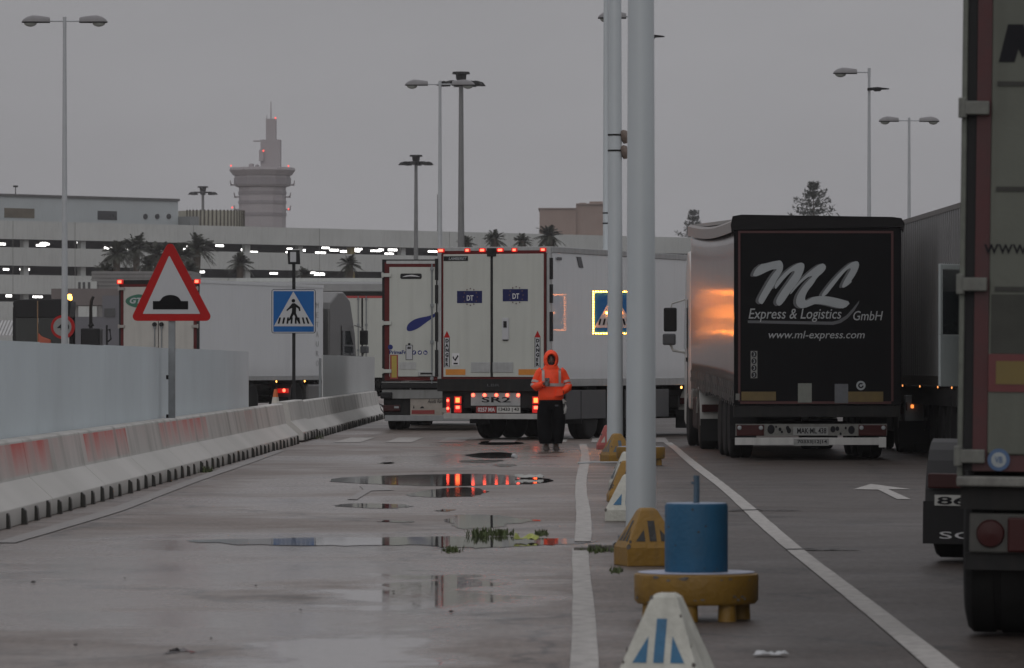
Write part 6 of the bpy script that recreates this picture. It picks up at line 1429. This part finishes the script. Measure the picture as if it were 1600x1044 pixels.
# jacket
def ell(cx, cy, z, rx, ry, n=28, tilt=0): return [(cx+rx*math.cos(2*math.pi*i/n), cy+ry*math.sin(2*math.pi*i/n), z+tilt*math.sin(2*math.pi*i/n)) for i in range(n)]
TR = [(.905, .200, .135), (.915, .215, .15), (.94, .222, .155), (1.0, .228, .16), (1.1, .228, .165), (1.2, .228, .165), (1.3, .228, .155), (1.38, .222, .14), (1.43, .195, .12), (1.47, .13, .10), (1.50, .10, .095)]
m = MB(); m.rings([ell(0, -.005+.004*math.sin(i*2), z, rx*(1+.012*math.sin(i*3)), ry) for i, (z, rx, ry) in enumerate(TR)])
def sleeve(pts, rs): 
    m.tube(pts, rs, 14)
sleeve([(-.15, .01, 1.42), (-.20, .02, 1.38), (-.255, .03, 1.27), (-.285, .005, 1.16), (-.27, -.05, 1.145), (-.21, -.13, 1.175), (-.145, -.205, 1.20)], [.095, .09, .078, .076, .074, .065, .05])
sleeve([(.15, .01, 1.42), (.20, .02, 1.38), (.265, .03, 1.27), (.305, .005, 1.16), (.295, -.05, 1.13), (.25, -.11, 1.09), (.20, -.15, 1.06)], [.095, .09, .078, .076, .074, .065, .052])
m.prism([(.06, .98), (.20, 1.0), (.205, 1.10), (.10, 1.12)], -.19, -.14)
jk = m.build('jacket', HIVIS, pr, smooth=True)
def band(z0, z1, off=.006):
    def at_(z):
        for (za, xa, ya), (zb, xb, yb) in zip(TR[:-1], TR[1:]):
            if za <= z <= zb: f = (z-za)/(zb-za); return xa+(xb-xa)*f+off, ya+(yb-ya)*f+off
    return [ell(0, -.005, z, *at_(z)) for z in (z0, (z0+z1)/2, z1)]
m = MB(); m.rings(band(1.155, 1.21, .010), closed=False)
for sx in (-1, 1):
    x0, x1 = sx*.125, sx*.17; pts = []
    for z in (1.21, 1.28, 1.34, 1.39, 1.43, 1.455):
        rx = [t for t in TR if t[0] <= z+.001][-1]; f = [rx[1]+.012, rx[2]+.012]
        def yy(x): return -.005 - f[1]*math.sqrt(max(.02, 1-(x/f[0])**2))
        pts.append(((x0, yy(x0), z), (x1, yy(x1), z)))
    for a, b_ in zip(pts[:-1], pts[1:]): m.flat([a[0], a[1], b_[1], b_[0]])
for sx in (-1, 1):
    m.tube([(sx*.283, .008, 1.19), (sx*.292, .0, 1.15)], .081, 14); m.tube([(sx*.262-.0, .028, 1.255), (sx*.272, .02, 1.215)], .083, 14)
m.build('reflective_tape', TAPE, jk)
# hood: open shell with a thick rim
m = MB(); n = 26; rows = []
for j in range(13):
    a = R(-62 + j*11.8); rows.append(a)
vs = []; fs = []; keep = {}
for j in range(15):
    ph = math.pi*j/14
    for i in range(n):
        th = 2*math.pi*i/n
        vs.append((.128*math.sin(ph)*math.cos(th), .012+.135*math.sin(ph)*math.sin(th), 1.635+.165*math.cos(ph)-(.02 if j > 10 else 0)))
for j in range(14):
    for i in range(n):
        c_ = [vs[j*n+i], vs[j*n+(i+1) % n], vs[(j+1)*n+(i+1) % n], vs[(j+1)*n+i]]
        mx_ = sum(p[0] for p in c_)/4; my_ = sum(p[1] for p in c_)/4; mz_ = sum(p[2] for p in c_)/4
        if my_ < -.045 and (mx_/.084)**2+((mz_-1.625)/.112)**2 < 1: continue
        fs.append((j*n+i, j*n+(i+1) % n, (j+1)*n+(i+1) % n, (j+1)*n+i))
m.add(vs, fs); hd = m.build('hood', HIVIS, jk, smooth=True); sm = hd.modifiers.new('thick', 'SOLIDIFY'); sm.thickness = .016; sm.offset = 0
m = MB(); m.tube([(.088*math.cos(t), -.092-.025*abs(math.sin(t))*(1 if math.sin(t) > 0 else .2), 1.625+.118*math.sin(t)) for t in [2*math.pi*i/24 for i in range(25)]], .014, 8); m.build('hood_rim', HIVIS, hd, smooth=True)
m = MB(); m.rings([ell(0, .0, 1.45, .16, .115), ell(0, -.005, 1.49, .135, .115), ell(0, 0, 1.53, .12, .115)]); m.build('collar', HIVIS, jk, smooth=True)
# trousers: wide, hanging straight
m = MB()
m.rings([ell(0, 0, .95, .205, .145), ell(0, 0, .88, .215, .15), ell(0, 0, .80, .222, .15), ell(0, 0, .74, .222, .14)])
for sx, fx, fy in ((-1, -.095, -.05), (1, .09, .06)):
    m.rings([ell(sx*.108, 0, .84, .125, .15), ell(sx*.118, fy*.2, .70, .130, .145), ell(sx*.122, fy*.5-.015, .48, .132, .14), ell(fx*1.22, fy*.8-.01, .30, .126, .135), ell(fx*1.16, fy, .20, .116, .125), ell(fx*1.12, fy, .135, .100, .11)])
tr_ = m.build('trousers', TROU, pr, smooth=True)
m = MB(); m.box(.06, .12, -.155, -.15, .80, .83); m.build('pocket_patch', M('patch_grey', (.06, .06, .07), .6), tr_)
for fx, fy in ((-.095, -.05), (.09, .06)):
    m = MB(); rings = []
    for y, rx, h_ in ((.085, .040, .085), (.05, .054, .115), (-.02, .056, .11), (-.10, .060, .09), (-.18, .056, .07), (-.225, .026, .04)):
        rings.append([(fx+rx*math.cos(t), fy+y, max(0, h_/2+h_/2*math.sin(t))) for t in [2*math.pi*i/12 for i in range(12)]])
    m.rings(rings); sh = m.build('shoe', SHOE, pr, smooth=True)
    m = MB(); m.lathe([(0, .09), (.056, .09), (.052, .15), (0, .15)], (fx, fy+.01, 0), 14); m.build('shoe_collar', SOCK, sh)
# things carried
m = MB(Matrix.Translation((-.085, -.285, 1.225)) @ Matrix.Rotation(R(-20), 4, 'X')); m.box(-.040, .042, -.006, .006, -.06, .085); o = m.build('phone', M('phone_grey', (.045, .045, .048), .3), bevel=.004)
o.location = pr.location; o.rotation_euler = pr.rotation_euler; tag(o, 'dark phone held in front of the orange jacket', 'phone')
m = MB(); m.tube([(.205, -.06, .93), (.255, -.06, .88), (.262, -.06, .78), (.245, -.06, .69), (.215, -.06, .66), (.222, -.06, .74), (.225, -.06, .85), (.205, -.06, .93)], [.012, .02, .026, .024, .016, .02, .018, .012], 10); o = m.build('plastic_bag', M('bag_white', (.42, .42, .41), .45), smooth=True)
o.location = pr.location; o.rotation_euler = pr.rotation_euler; tag(o, 'small white looped plastic bag hanging at the person\'s hip', 'bag')
# ------------------------------------------------------------------ wet air
hz = MB(); hz.box(-1560, 1560, -80, 2450, -1.0, 64)
hm_ = bpy.data.materials.new('grey_haze'); hm_.use_nodes = True; t = hm_.node_tree; t.nodes.clear()
pv = nd(t, 'ShaderNodeVolumePrincipled'); pv.inputs['Color'].default_value = (.93, .93, .95, 1); pv.inputs['Density'].default_value = 0.00016; pv.inputs['Anisotropy'].default_value = 0.0
ou = nd(t, 'ShaderNodeOutputMaterial'); t.links.new(pv.outputs[0], ou.inputs['Volume'])
tag(hz.build('haze', hm_), kind='stuff')
